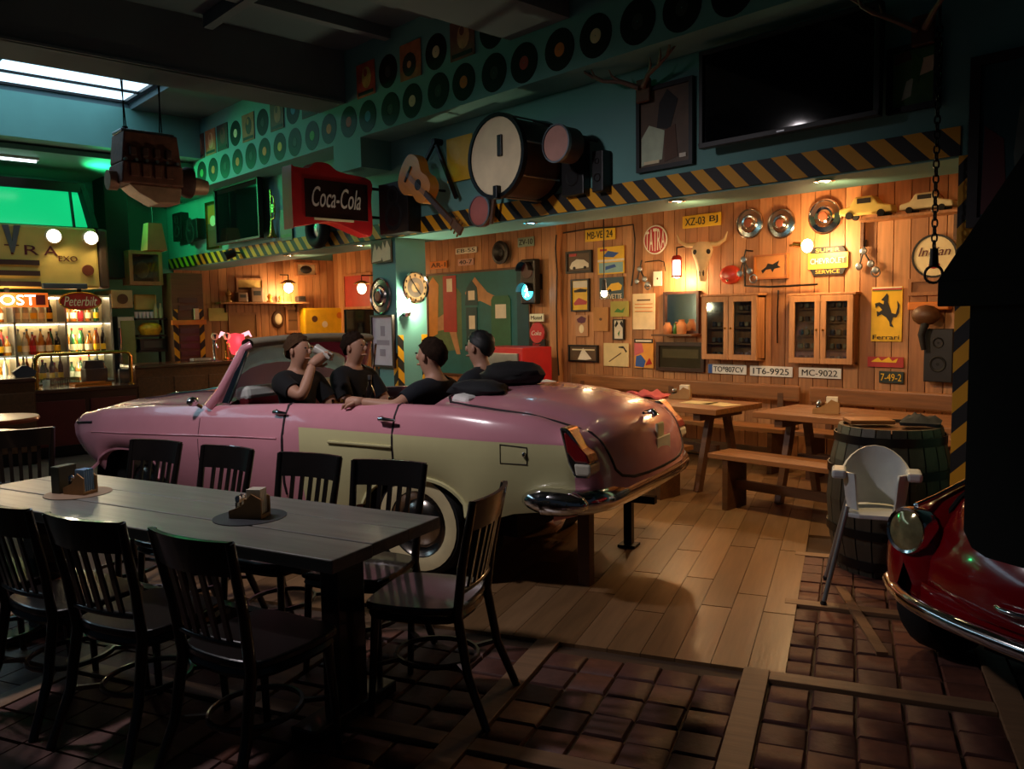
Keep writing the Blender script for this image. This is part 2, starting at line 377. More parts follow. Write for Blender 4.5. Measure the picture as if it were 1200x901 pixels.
# recessed soffit lights
dl_m = glow('downlight_lens', (1, .72, .38, 1), 14); dl_b = glow('downlight_lens_cool', (.35, .8, 1, 1), 8)
for k, (px, py) in enumerate(((945, 207), (790, 235), (622, 261), (338, 299), (417, 287))):
    p = onZ(px, py, 2.365); p = Vector((p.x, max(4.86, min(5.2, p.y)), 2.368))
    cool = k == 2
    t = thing('recessed_spotlight', ('bluish' if cool else 'warm') + ' round spotlight recessed in the soffit behind the hazard stripe', 'spotlight', p, group=None if cool else 'warm soffit spotlights')
    MB().lathe([(.055, 0), (.062, -.008), (.045, -.01), (.042, 0)], 16).build('ring', chrome, t, smooth=40)
    MB().lathe([(.0, -.004), (.042, -.004)], 16).build('lens', dl_b if cool else dl_m, t)
    slamp('spot_light', (0, 0, -.03), 10 if cool else 48, (.4, .85, 1) if cool else WARM, 160, (0, .8, -1), .04, t)

# ================================================================== RECORDS ON THE LINTEL
vinyl = mat('vinyl', '#0b0b0c', .5, var=.05, spec=.25)
FLAT = Matrix.Rotation(PI/2, 4, 'X')      # lathe axis z -> -y
rec_me = MB().lathe([(.004, -.002), (.05, -.002), (.053, 0), (.1, .0005), (.147, 0), (.15, -.003), (.147, -.006), (.0, -.006)], 28, FLAT).mesh('disc', vinyl, 30)
lab_cols = {'orange': '#d87a28', 'green': '#4aa048', 'cream': '#e0cfa0', 'red': '#b03a32', 'dark': '#22201f', 'yellow': '#d8bc3c', 'pink': '#d2686a', 'blue': '#3c78a0'}
lab_me = {k: MB().lathe([(.004, -.0015), (.048, -.0015), (.05, -.004)], 20, FLAT).mesh('centre_label', mat('label_'+k, c, .6)) for k, c in lab_cols.items()}
def record(x, z, colr, row):
    t = thing('vinyl_record', 'black vinyl record with %s centre label in the %s row on the lintel' % (colr, row), 'record', (x, YR-.002, z), 0, 'vinyl records, %s label, %s row' % (colr, row))
    link('disc', rec_me, t); link('centre_label', lab_me[colr], t, (0, -.0025, 0))
seq = ['dark', 'dark', 'dark', 'dark', 'cream', 'orange', 'red', 'dark', 'orange', 'dark', 'cream', 'dark', 'blue', 'red', 'orange', 'green', 'dark', 'yellow', 'orange', 'dark', 'orange', 'dark', 'orange', 'green', 'dark']
for k, c in enumerate(seq): record(-2.44-(k)*.3575 + .01*math.sin(k*3), 3.482+.008*math.sin(k*5), c, 'lower')
upc = {0: 'dark', 2: 'cream', 4: 'dark', 7: 'cream', 9: 'blue', 11: 'dark', 17: 'dark'}
sl_pal = [('#9a5a34', '#3a2016', 'rust brown'), ('#7a4a3c', '#c89a6a', 'brown'), ('#3a1a1a', '#6a2a2a', 'dark red'), ('#b0683c', '#e0a070', 'orange'), ('#5c3020', '#a06040', 'dark brown'), ('#c0583a', '#e0c060', 'red and gold')]
for k in range(-2, 20):
    x = -4.95 - k*.359
    if -7.66 < x < -7.06 or -4.76 < x < -4.08: continue
    if k in upc or k == 13: record(x, 3.815, upc.get(k, 'cream'), 'upper')
    else:
        a, b_, nm = sl_pal[k % 6]; am = mat('sleeve_a%d' % (k % 6), a, .6, var=.4, scale=9); bm_ = mat('sleeve_b%d' % (k % 6), b_, .6, var=.3, scale=14)
        sh = [(bm_, ell(.55, .55, .25, .32)), (am, ell(.5, .7, .1, .12)), (ink, rect(.08, .06, .9, .16))]
        if k == 3: sh = [(ink, ell(.45, .4, .33, .33)), (bm_, ell(.45, .4, .1, .1))]
        tag(sheet('record_sleeve', .31, .31, am, sh, None, (x, YR-.006, 3.825+.006*math.sin(k)), 0, .006), '%s square record sleeve in the upper row on the lintel' % nm, 'record sleeve', 'record sleeves, %s' % nm)

# ================================================================== THINGS ON THE TURQUOISE WALL
def tv(geo, label, rz=0, f=.03, d=.06):
    loc, w, h = geo; loc = Vector(loc) + Vector((0, -d/2-.03, 0))
    t = thing('television', label, 'television', loc, rz)
    framebars(w, h, f, d).build('bezel', black, t, bevel=.004)
    B((0, .008, 0), (w-2*f+.004, d-.02, h-2*f+.004)).build('screen', screen, t)
    B((0, d/2+.02, 0), (w*.4, .05, h*.4)).build('wall_mount', blackm, t)
    B((0, -d/2-.001, -h/2+f/2), (.05, .004, .008)).build('badge', steel, t)
tv(WY(828, 34, 1038, 157, YW-.06), 'large black wall-mounted television beside the framed antler poster')
tv(WY(259, 214, 311, 284, YW-.06), 'black wall-mounted television beyond the red drink sign')
gr_a = mat('poster_green', '#4a7a3c', .5, var=.3); gr_b = mat('poster_pale', '#b9c8a8', .5, var=.2); wine = mat('poster_brown', '#5c4630', .5, var=.3)
picture('framed_poster', 'black framed brown poster of a dark bird beneath antlers', 'poster', WY(749, 98, 815, 198, YW), wine,
        [(gr_b, [(.05, .05), (.45, .1), (.5, .45), (.2, .55), (.05, .4)]), (ink, [(.35, .5), (.6, .45), (.75, .8), (.55, .95), (.4, .8)]), (brown, [(.5, .06), (.75, .1), (.7, .5), (.5, .45)]), (cream_p, rect(.1, .06, .4, .1)), (paper, rect(.78, .08, .9, .13))], black, .03)
picture('framed_poster', 'black framed bright green poster beside the large television', 'poster', WY(1042, 52, 1104, 130, YW), gr_a,
        [(gr_b, [(.25, .15), (.45, .2), (.5, .5), (.35, .45)]), (cream_p, [(.6, .5), (.9, .55), (.95, .8), (.7, .78)]), (brown, [(.1, .75), (.45, .8), (.4, .95), (.1, .93)]), (green_p, [(.45, .5), (.6, .4), (.7, .75), (.5, .9)])], black, .03)
picture('framed_poster', 'tall dark framed poster of a pale figure above the black hood', 'poster', WY(1138, 55, 1272, 262, YW), tealdark,
        [(mat('pale_figure', '#5a6a64', .6, var=.4), [(.45, .1), (.62, .15), (.6, .5), (.7, .75), (.58, .85), (.45, .7), (.4, .4)]), (darkred, [(.08, .05), (.35, .05), (.3, .5), (.1, .6)])], mat('dark_frame', '#1a0f0e', .5), .05)
# antler / bird skeleton over the poster
def antler(label, base, tip_pts, name='antlers'):
    t = thing(name, label, 'antlers', base)
    B((0, .0, 0), (.12, .03, .16)).build('mount', oakd, t, bevel=.01)
    for side in (1, -1):
        mb = MB(); pts = [(side*x, y, z) for x, y, z in tip_pts]
        mb.tube(pts, [.02-.014*i/(len(pts)-1) for i in range(len(pts))], 7)
        for i in (1, 2, 3):
            q = Vector(pts[min(i, len(pts)-1)]); mb.tube([q, q+Vector((side*.05, -.04, .04)), q+Vector((side*.06, -.06, .085))], [.012, .009, .004], 6)
        mb.build('antler', mat('antler_horn', '#6a5848', .6), t, smooth=50)
    return t
p = onY(760, 108, YW); antler('grey branching antlers above the bird poster', (p.x, YW-.056, p.z), [(.02, -.03, .02), (.12, -.1, .07), (.24, -.15, .09), (.32, -.16, .13), (.4, -.15, .2)])
p = onY(1087, 38, YW); antler('dark branching antlers above the green poster', (p.x, YW-.056, p.z), [(.02, -.03, 0), (.1, -.12, .05), (.18, -.2, .09), (.24, -.22, .15)])
# hanging chain with hook
t = thing('hanging_chain', 'dark iron chain hanging in front of the soffit with hook ring', 'chain', (onY(1097, 200, 4.6).x, 4.6, 4.16))
zend = onY(1100, 318, 4.6).z-4.16
k = 0; z = -1.15
MB().tube([(0, 0, 0), (0, 0, -1.15)], .008, 6).build('rod', blackm, t)
ring_me = MB().tube([(.014*math.cos(a), 0, .024*math.sin(a)) for a in [2*PI*i/10 for i in range(10)]], .005, 5, True).mesh('link', blackm, 60)
while z > zend+.12:
    link('link', ring_me, t, (0, 0, z), PI/2*(k % 2)); z -= .038; k += 1
MB().cyl((0, 0, z+.02), (0, 0, z-.07), .02, .024, 10).build('swivel', blackm, t, smooth=40)
MB().tube([(.045*math.cos(a), 0, .045*math.sin(a)) for a in [2*PI*i/16 for i in range(16)]], .008, 6, True).build('ring', blackm, t, (0, 0, z-.115), smooth=60)
# speakers
def speaker(geo, label, d=.16):
    loc, w, h = geo; loc = (loc[0], YW-d/2-.002, loc[2])
    t = thing('loudspeaker', label, 'speaker', loc)
    B((0, 0, 0), (w, d, h)).build('cabinet', black, t, bevel=.008)
    for zz, r in ((-.16*h, .3*w), (.24*h, .2*w)):
        MB().lathe([(r, 0), (r*.9, .008), (r*.5, -.006), (.0, .004)], 18, Matrix.Translation((0, -d/2, zz)) @ FLAT).build('cone', rubber, t, smooth=40)
    return t
speaker(WY(666, 168, 692, 230, YW), 'black box loudspeaker beside the bass drum', .08)
speaker(WY(704, 178, 717, 226, YW), 'narrow black column loudspeaker beneath the antlers', .1)
speaker(WY(460, 215, 494, 275, YW), 'black box loudspeaker at the head of the column')
# bass drum, axis out of the wall
p = onY(582, 183, 4.30); t = thing('bass_drum', 'old brown bass drum with cream head mounted on the wall', 'drum', (p.x, 4.30, p.z))
shell = mat('drum_shell', '#4a3526', .5, var=.3, scale=6); headm = mat('drum_head', '#d9c8a2', .7, var=.18, scale=4)
MB().lathe([(.30, 0), (.30, -.44), (.29, -.44), (.29, 0)], 36, FLAT).build('shell', shell, t, smooth=40)
MB().lathe([(0, .01), (.2, .01), (.295, .006), (.3, 0)], 36, FLAT).build('drum_head', headm, t, smooth=40)
for yy in (0, -.43): MB().lathe([(.295, .02+yy), (.325, .02+yy), (.328, -.02+yy), (.3, -.025+yy)], 36, FLAT).build('hoop', blackm, t, smooth=40)
for k in range(8):
    a = 2*PI*k/8+.2; MB().cyl((.325*math.cos(a), .02, .325*math.sin(a)), (.325*math.cos(a), .41, .325*math.sin(a)), .008, n=6).build('tension_rod', steel, t)
B((.06, -.02, .07), (.05, .02, .16)).build('damper', black, t, bevel=.005); B((.03, -.03, -.28), (.05, .05, .1)).build('claw', blackm, t, bevel=.008)
for yy in (.35,): B((0, yy+.04, -.2), (.2, .1, .06)).build('bracket', blackm, t)
p = onY(652, 168, 4.40); t = thing('tom_drum', 'small tom drum with pinkish head beside the bass drum', 'drum', (p.x, 4.40, p.z))
MB().cyl((.1, .1, .05), (.1, .335, .05), .016, n=8).build('wall_bracket', blackm, t)
MB().lathe([(.13, 0), (.13, -.16), (0, -.16)], 24, FLAT).build('shell', shell, t, smooth=40)
MB().lathe([(0, .004), (.125, .004), (.13, 0)], 24, FLAT).build('drum_head', mat('pink_head', '#b98a7c', .6), t)
MB().lathe([(.128, .012), (.14, .012), (.14, -.015), (.13, -.02)], 24, FLAT).build('hoop', steel, t, smooth=40)
# guitar, hung tilted
p = onY(491, 213, YW-.24); t = thing('acoustic_guitar', 'orange acoustic guitar hung tilted beside the drum', 'guitar', (p.x, YW-.24, p.z), rot=(0, math.radians(128), 0))
def outline(pts, n=40):
    out = []
    for i in range(n):
        u = i/n*len(pts); k = int(u); f_ = u-k; a, b_, c, d = [Vector(pts[(k+q-1) % len(pts)]) for q in range(4)]
        v = .5*((2*b_)+(c-a)*f_+(2*a-5*b_+4*c-d)*f_*f_+(3*b_-a-3*c+d)*f_**3); out.append((v.x, v.y))
    return out
body = outline([(0, -.25), (.15, -.21), (.185, -.08), (.12, .03), (.13, .13), (.09, .22), (0, .24), (-.09, .22), (-.13, .13), (-.12, .03), (-.185, -.08), (-.15, -.21)])
gm = wood('guitar_top', '#d98a34', .3, 'z', .1); 
MB().prism(body, -.05, .05).build('body', [gm], t, smooth=40)
MB().lathe([(0, .002), (.045, .002), (.05, 0)], 20, Matrix.Translation((0, -.05, .06)) @ FLAT).build('sound_hole', ink, t)
B((0, -.055, -.12), (.16, .012, .022)).build('bridge', ink, t, bevel=.003)
B((0, -.05, .44), (.055, .03, .48)).build('neck', wood('guitar_neck', '#4a2a18', .4), t, bevel=.006)
hd = B((0, -.045, .74), (.08, .025, .17)).build('headstock', oakd, t, bevel=.008)
for s_ in (-1, 1):
    for k in range(3): MB().cyl((s_*.04, -.045, .69+k*.05), (s_*.07, -.045, .69+k*.05), .008, n=6).build('tuner', brass, hd)
for k in range(6): B((-.02+k*.008, -.0665, .22), (.0015, .0015, .72)).build('string', steel, t)
MB().cyl((.0, .0, .12), (0, .222, .12), .012, n=8).build('wall_peg', blackm, t)
# folding music stand (inverted V)
p = onY(510, 166, YW-.07); q1 = onY(495, 195, YW-.07)-p; q2 = onY(535, 232, YW-.07)-p
t = thing('folded_stand', 'black inverted V metal stand hung beside the yellow sign', 'stand', p)
MB().beam((0, 0, 0), (q2.x, 0, q2.z), .03, .03).build('leg', blackm, t); MB().beam((0, 0, 0), (q1.x, 0, q1.z), .03, .03).build('leg', blackm, t)
MB().cyl((0, .069, 0), (0, -.03, 0), .03, n=12).build('pivot', blackm, t)
picture('enamel_sign', 'blank yellow enamel sign beside the bass drum', 'sign', WY(526, 160, 556, 212, YW), yellow, [])
# mandolin / banjo
p = onY(562, 247, YW-.12); t = thing('banjo', 'small banjo with pinkish skin head against the hazard stripe', 'banjo', (p.x, YW-.06, p.z), rot=(0, math.radians(12), 0))
MB().lathe([(.13, 0), (.135, -.05), (.13, -.06), (0, -.06)], 26, Matrix.Translation((0, -.06, 0)) @ FLAT).build('rim', darkred, t, smooth=40)
MB().lathe([(0, .003), (.125, .003), (.13, 0)], 26, Matrix.Translation((0, -.06, 0)) @ FLAT).build('skin_head', mat('banjo_skin', '#b8685e', .5), t)
MB().lathe([(.122, .01), (.138, .01), (.138, -.01)], 26, Matrix.Translation((0, -.06, 0)) @ FLAT).build('tension_hoop', steel, t)
B((.16, -.05, .06), (.03, .03, .3), ).build('neck', oakd, t, bevel=.006)
# left part of the wall
picture('framed_picture', 'narrow gold framed picture beside the far television', 'picture', WY(244, 236, 259, 292, YW), wine, [(orange, rect(.1, .55, .9, .95)), (cream_p, ell(.5, .6, .25, .12)), (brown, rect(.1, .05, .9, .4))], brass, .03)
speaker(WY(212, 250, 222, 283, YW), 'small black box loudspeaker at the far end of the wall', .12)
speaker(WY(224, 258, 241, 282, YW), 'squat dark loudspeaker at the far end of the wall', .12)
picture('enamel_sign', 'dark green rectangular sign below the red drink sign', 'sign', WY(330, 245, 344, 282, YW), mat('dark_green_sign', '#1e3a2c', .5), [(green_p, rect(.1, .1, .9, .2))])
p = onY(319, 250, YW-.05); t = thing('trumpet', 'brass trumpet hanging upright beside the far television', 'trumpet', (p.x, YW-.06, p.z), )
MB().tube([(.0, 0, .28), (0, 0, -.15)], .012, 8).build('lead_pipe', brass, t, smooth=50)
MB().lathe([(.014, .1), (.02, 0), (.035, -.08), (.07, -.13), (.066, -.13), (.03, -.07)], 16, Matrix.Translation((0, 0, -.16))).build('bell', brass, t, smooth=50)
MB().tube([(.0, 0, .2), (.06, 0, .2), (.08, 0, .15), (.08, 0, -.02), (.06, 0, -.07), (0, 0, -.07)], .01, 8).build('slide', brass, t, smooth=50)
for k in range(3): MB().cyl((.04, -.01, .02+k*.035), (.04, .03, .02+k*.035), .014, n=8).build('valve', brass, t)
p = onY(371, 268, YW-.1); t = thing('rubber_tyre', 'small black tyre hung beneath the red drink sign', 'tyre', (p.x, YW-.09, p.z))
MB().tube([(.16*math.cos(a), 0, .16*math.sin(a)) for a in [2*PI*i/24 for i in range(24)]], .06, 10, True).build('tread', rubber, t, smooth=60)
MB().lathe([(.1, .0), (.03, .02), (0, .02)], 16, FLAT).build('hub', steel, t, smooth=40)
p = onY(277, 296, YW-.06); t = thing('spotlight_cluster', 'small black stage spotlight below the far television', 'spotlight', (p.x, YW-.08, p.z))
MB().cyl((0, 0, 0), (-.03, -.12, -.05), .05, .06, 12).build('can', black, t); MB().cyl((0, .09, 0), (0, 0, 0), .012, n=8).build('arm', blackm, t)

# red drink sign, perpendicular to the wall
loc, w, h = WX(337, 194, 429, 272, -7.02)
t = thing('illuminated_sign', 'red shaped sign box with white script on wall brackets by the column', 'sign', (-7.02, loc[1], loc[2]), PI/2)
cs = outline([(-w/2, -h*.42), (-w/2+.02, -h*.46), (-w*.3, -h*.42), (0, -h*.36), (w*.35, -h*.5), (w/2, -h*.5), (w/2, 0), (w/2, h*.32), (w*.2, h*.38), (w*.05, h*.42), (-.05*w, h*.5), (-.2*w, h*.5), (-.3*w, h*.4), (-w*.46, h*.4), (-w/2, h*.36)], 60)
MB().prism(cs, -.09, .09).build('case', red, t, smooth=30, bevel=.012)
B((.05*w, -.088, -.02), (w*.8, .016, h*.56)).build('panel', mat('sign_panel', '#220a0c', .35), t, bevel=.004)
text(t, 'lettering', 'Coca-Cola', w*.62, h*.3, (.04*w, -.1, .0), mat('sign_white', '#d8cfc8', .5), .35, .006)
B((0, -.1, -h*.33), (w*.5, .01, .02)).build('painted_highlight', cream_p, t)  # cream bar painted in for a highlight along the sign's lower edge
for zz in (.14, -.14): MB().beam((w/2-.02, 0, zz), (YW-loc[1], 0, zz), .03, .025).build('bracket', blackm, t)

# ================================================================== THINGS ON THE WOOD-PANELLED BACK WALL
YS_ = YB-.005
def plate(geo, txt, label, bg=white, fg=ink, eu=False, rz=0):
    loc, w, h = geo; o = .016
    loc = Vector(loc)+(Vector((0, -o, 0)) if rz == 0 else Vector((o, 0, 0)))
    t = thing('licence_plate', label, 'licence plate', loc, rz)
    B((0, 0, 0), (w, .012, h)).build('plate', bg, t, bevel=.004)
    if eu: B((-w/2+.03, -.006, 0), (.05, .004, h*.96)).build('blue_band', blue_p, t)
    if txt:
        ws = txt.split(' '); tot = w*(.8 if eu else .86); u_ = tot/(len(txt)); x_ = -tot/2
        for wd_ in ws:
            text(t, 'lettering', wd_, u_*len(wd_)*.97, h*.6, (x_+u_*len(wd_)/2+(.02 if eu else 0), -.008, 0), fg); x_ += u_*(len(wd_)+1)
    return t
W_ = lambda *a: WY(*a, YS_)
plate(W_(687, 268, 722, 282), 'MB-VE 24', 'yellow licence plate reading MB above the framed posters', yellow)
plate(W_(801, 251, 846, 266), 'XZ-03 BJ', 'yellow licence plate reading XZ-03 BJ above the skull', yellow)
plate(W_(831, 427, 876, 438), 'TO*807CV', 'white licence plate reading TO 807CV with blue band', white, ink, True)
plate(W_(880, 429, 930, 441), '1T6-9925', 'white licence plate reading 1T6-9925 between two others')
plate(W_(937, 431, 987, 443), 'MC-9022', 'white licence plate reading MC-9022 under the glazed cabinet')
plate(W_(1031, 435, 1060, 449), '7-49-2', 'small dark licence plate with yellow figures under the horse sign', mat('dark_plate', '#23302a', .5), yellow)
plate(WY(608, 278, 627, 289, YS_), 'ZV-10', 'pale green licence plate above the pedestrian signal', mat('green_plate', '#8aa08c', .5))
for k, (a, b_, c, d, l) in enumerate(((535, 290, 560, 297, 'white licence plate reading EB-55 above the petrol pump mural'), (505, 306, 525, 315, 'orange licence plate above the petrol pump mural'), (538, 303, 556, 311, 'small pink licence plate above the petrol pump mural'))):
    plate(W_(a, b_, c, d), ('EB-55', 'AR-1', '40-7')[k], l, (paper, orange, mat('pinkish_plate', '#c89a8a', .5))[k])
cr = cream_p; bk = black
picture('framed_picture', 'black framed photograph of a white sports car', 'picture', W_(665, 294, 695, 320), wine, [(paper, [(.1, .25), (.2, .5), (.4, .65), (.7, .6), (.9, .4), (.9, .2), (.15, .15)]), (ink, ell(.3, .2, .06, .08)), (ink, ell(.75, .2, .06, .08)), (red, rect(.1, .8, .4, .95))], bk, .03)
picture('poster', 'yellow poster of two blue cars behind a hanging bulb', 'poster', W_(702, 289, 733, 321), yellow, [(mat('sky_print', '#8ab4b8', .6), rect(.05, .05, .95, .42)), (paper, rect(0, .46, 1, .54)), (blue_p, [(.3, .15), (.7, .25), (.65, .35), (.3, .28)]), (blue_p, [(.2, .65), (.6, .6), (.8, .75), (.4, .85)]), (red, rect(.1, .85, .35, .93))])
picture('framed_poster', 'tall yellow framed poster with red and dark cars', 'poster', W_(671, 327, 692, 365), yellow, [(paper, rect(.05, .75, .95, .96)), (ink, [(.1, .66), (.5, .72), (.9, .68), (.85, .6), (.15, .6)]), (red, [(.1, .25), (.4, .42), (.9, .3), (.85, .2), (.15, .18)])], bk, .02)
t = picture('poster', 'dark blue poster of a yellow car with white lettering', 'poster', W_(704, 325, 732, 350), mat('slate_print', '#3c5560', .6), [(yellow, [(.3, .45), (.5, .7), (.8, .75), (.95, .6), (.9, .4), (.4, .35)]), (ink, ell(.45, .38, .06, .07))])
text(t, 'lettering', 'CORVETTE', abs(t.dimensions.x)*.9 or .25, .06, (0, -.012, -.10), paper)
picture('pinup_card', 'pinkish card with a purple bloom pinned to planks', 'card', W_(676, 369, 690, 394), mat('pinkish_card', '#b98a62', .7), [(mat('plum', '#5c2a40', .6), [(.1, .8), (.5, .95), (.9, .85), (.8, .65), (.5, .6), (.2, .66)]), (cr, ell(.5, .35, .2, .2))])
picture('paper_sheet', 'plain tan paper sheet pinned to planks', 'paper', W_(697, 360, 714, 388), mat('tan_paper', '#b98550', .8), [(brown, ell(.5, .5, .1, .06))])
picture('paper_sheet', 'pale green paper print pinned to planks', 'paper', W_(717, 353, 738, 371), mat('green_paper', '#a8a050', .7), [(green_p, [(.2, .3), (.4, .55), (.6, .4), (.8, .6), (.7, .25)])])
picture('poster', 'small white poster of a dark haired face', 'poster', W_(720, 374, 733, 398), paper, [(ink, [(.1, .7), (.3, .95), (.45, .8), (.2, .6)]), (ink, [(.6, .8), (.75, .95), (.95, .75), (.85, .6)]), (green_p, [(.4, .3), (.6, .45), (.5, .15)])], bk, .012)
picture('notice_sheet', 'large cream notice sheet beside the mirror', 'notice', W_(743, 344, 769, 386), mat('cream_notice', '#e6cfa6', .7), [(brown, rect(.2, .8, .8, .84)), (orange, rect(.1, .7, .9, .72)), (orange, rect(.1, .6, .9, .62)), (orange, rect(.1, .5, .9, .52))])
picture('framed_picture', 'dark framed picture of a pale dress', 'picture', W_(668, 404, 702, 424), wine, [(paper, [(.3, .1), (.42, .6), (.5, .85), (.58, .65), (.8, .15), (.6, .08)]), (cr, rect(.1, .7, .9, .78))], bk, .02)
picture('poster', 'cream print with a black swoosh pinned to planks', 'poster', W_(709, 402, 738, 429), mat('cream_chart', '#d9c48e', .7), [(ink, [(.6, .85), (.8, .88), (.95, .65), (.9, .6), (.8, .78), (.62, .8)]), (brown, [(.2, .2), (.7, .6), (.72, .56), (.24, .18)])])
picture('poster', 'pink, blue and orange comic print beneath dark heading', 'poster', W_(745, 397, 767, 431), mat('comic_orange', '#e09a3c', .6), [(mat('comic_pink', '#d06468', .6), [(0, .4), (.5, .55), (.4, .85), (0, .85)]), (blue_p, [(.05, .05), (.5, .02), (.6, .25), (.35, .45), (.1, .4)]), (ink, rect(0, .86, 1, 1)), (paper, rect(.08, .9, .92, .96)), (red, [(.6, .1), (.95, .15), (.8, .35)])])
picture('framed_picture', 'wide dark framed glossy picture under the mirror shelf', 'picture', W_(771, 401, 827, 435), mat('gloss_print', '#3a3426', .12, var=.3, scale=4), [(mat('gloss_print2', '#57503a', .12), rect(.1, .45, .9, .8))], mat('walnut_frame', '#3a1e12', .4), .04)
picture('small_card', 'small white card pinned beneath a cable', 'card', W_(767, 318, 777, 335), paper, [(brown, ell(.5, .5, .1, .08))])
# round TATRA sign
loc, w, h = W_(755, 264, 784, 298); t = thing('round_sign', 'round red enamel sign with tall white letters', 'sign', (loc[0], YS_-.012, loc[2]))
R_ = h/2; MB().lathe([(0, .012), (R_*.9, .012), (R_*.97, .004), (R_, 0), (0, -.004)], 30, FLAT).build('disc', mat('tatra_red', '#b4201c', .4), t)
MB().lathe([(R_*.92, .014), (R_, .014), (R_, .0)], 30, FLAT).build('rim', paper, t)
for k, ch in enumerate('TATRA'):
    hh = R_*2*math.sqrt(1-(abs(k-2)*.32)**2)*.78
    text(t, 'letter', ch, R_*.3, hh, ((k-2)*R_*.34, -.015, 0), paper)
# longhorn skull
p = onY(822, 300, YS_-.1); t = thing('cow_skull', 'bleached horned cow skull mounted on the planks', 'skull', (p.x, YS_-.06, p.z+.02), rz=.35)
rows = []
for z, wx, dy in ((.13, .06, .05), (.1, .1, .07), (.04, .115, .09), (-.02, .1, .1), (-.08, .075, .1), (-.16, .055, .09), (-.24, .05, .08), (-.29, .035, .06)):
    rows.append([Vector((wx*math.cos(a), -dy*(.5+.5*math.sin(a))-.01, z)) for a in [PI*(i/10)*1.0 for i in range(11)]])
MB().grid(rows).build('cranium', bone, t, smooth=60)
for s_ in (-1, 1):
    MB().tube([(s_*.08, -.03, .1), (s_*.17, -.05, .1), (s_*.24, -.07, .14), (s_*.27, -.08, .22)], [.03, .025, .018, .004], 9).build('horn', mat('horn', '#c9aa78', .5), t, smooth=60)
    MB().ball((s_*.07, -.085, .02), (.025, .02, .03), 10).build('eye_socket', ink, t)
    MB().ball((s_*.02, -.082, -.2), (.01, .02, .04), 8).build('nostril', ink, t)
# lantern, red with glowing tube
def bulb(parent, loc, r=.03, s=30, e=20, col=WARM):
    MB().ball(loc, (r, r, r*1.25), 12).build('bulb', glow('bulb_glow_%d' % int(s), (1, .74, .4, 1), s), parent, smooth=80)
    plamp('bulb_light', loc, e, col, r*1.3, parent)
p = onY(793, 312, YS_-.16); t = thing('wall_lantern', 'glowing lantern with red cage hung on planks', 'lantern', p)
MB().lathe([(.03, .12), (.05, .1), (.055, .07)], 16).build('cap', mat('lantern_red', '#a02418', .4), t, smooth=40)
MB().lathe([(.05, -.12), (.055, -.1), (.055, -.12), (0, -.13)], 16).build('base', _M['lantern_red'], t)
for k in range(6):
    a = k*PI/3; MB().cyl((.055*math.cos(a), .055*math.sin(a), -.11), (.055*math.cos(a), .055*math.sin(a), .09), .005, n=6).build('cage_bar', _M['lantern_red'], t)
MB().lathe([(.0, -.1), (.036, -.1), (.036, .06), (0, .07)], 14).build('glow_tube', glow('lantern_glow', (1, .82, .55, 1), 16), t, smooth=50)
MB().tube([(0, 0, .12), (0, .0, .2), (0, .13, .22), (0, .16, .22)], .008, 6).build('hanger', blackm, t)
plamp('lantern_light', (0, 0, -.16), 22, WARM, .05, t)
# red shell lamp
p = onY(856, 322, YS_-.03); t = thing('shell_lamp', 'red oval lampshade sign beside the skull', 'lamp', p)
MB().ball((0, 0, 0), (.13, .05, .1), 16).build('shade', mat('shell_red', '#c03c2a', .3), t, smooth=60)
MB().ball((0, -.06, -.06), .018, 8).build('boss', chrome, t, smooth=60)  # chrome ball put in for a bright glint on the shade
# hub caps
def hubcap(px, py, rpx, label, Y=YS_, m=chrome, rz=0):
    p = onY(px, py, Y); r = (onY(px, py-rpx, Y)-p).length
    t = thing('hubcap', label, 'hubcap', (p.x, Y-.004, p.z), rz)
    MB().lathe([(r, 0), (r, .012), (r*.93, .022), (r*.88, .01), (r*.6, .016), (r*.52, .03), (r*.4, .026), (r*.3, .04), (0, .046)], 32, FLAT).build('dish', m, t, smooth=35)
    MB().lathe([(r*.28, .04), (r*.24, .05), (0, .052)], 18, FLAT).build('boss', mat('hub_boss', '#8a4a30', .4), t, smooth=40)
    return t
dchrome = mat('dull_chrome', '#a8a098', .22, 1, var=.1)
hubcap(879, 262, 18, 'dark chrome hubcap beside the yellow plate', m=dchrome)
hubcap(916, 262, 18, 'chrome hubcap between two other hubcaps', m=dchrome)
hubcap(967, 254, 21, 'large bright chrome hubcap above the service sign')
# bare bulb on arm
p = onY(946, 288, YS_-.3); t = thing('wall_lamp', 'bare glowing bulb on a brass wall arm below the hubcaps', 'lamp', p)
bulb(t, (0, 0, 0), .05, 40, 95)
MB().tube([(0, 0, 0), (-.06, .0, .02), (-.2, .05, .02), (-.22, .29, .02)], .011, 7).build('arm', brass, t, smooth=50)
MB().cyl((-.05, 0, .015), (-.14, 0, .03), .025, .018, 10).build('socket', brass, t, smooth=50)
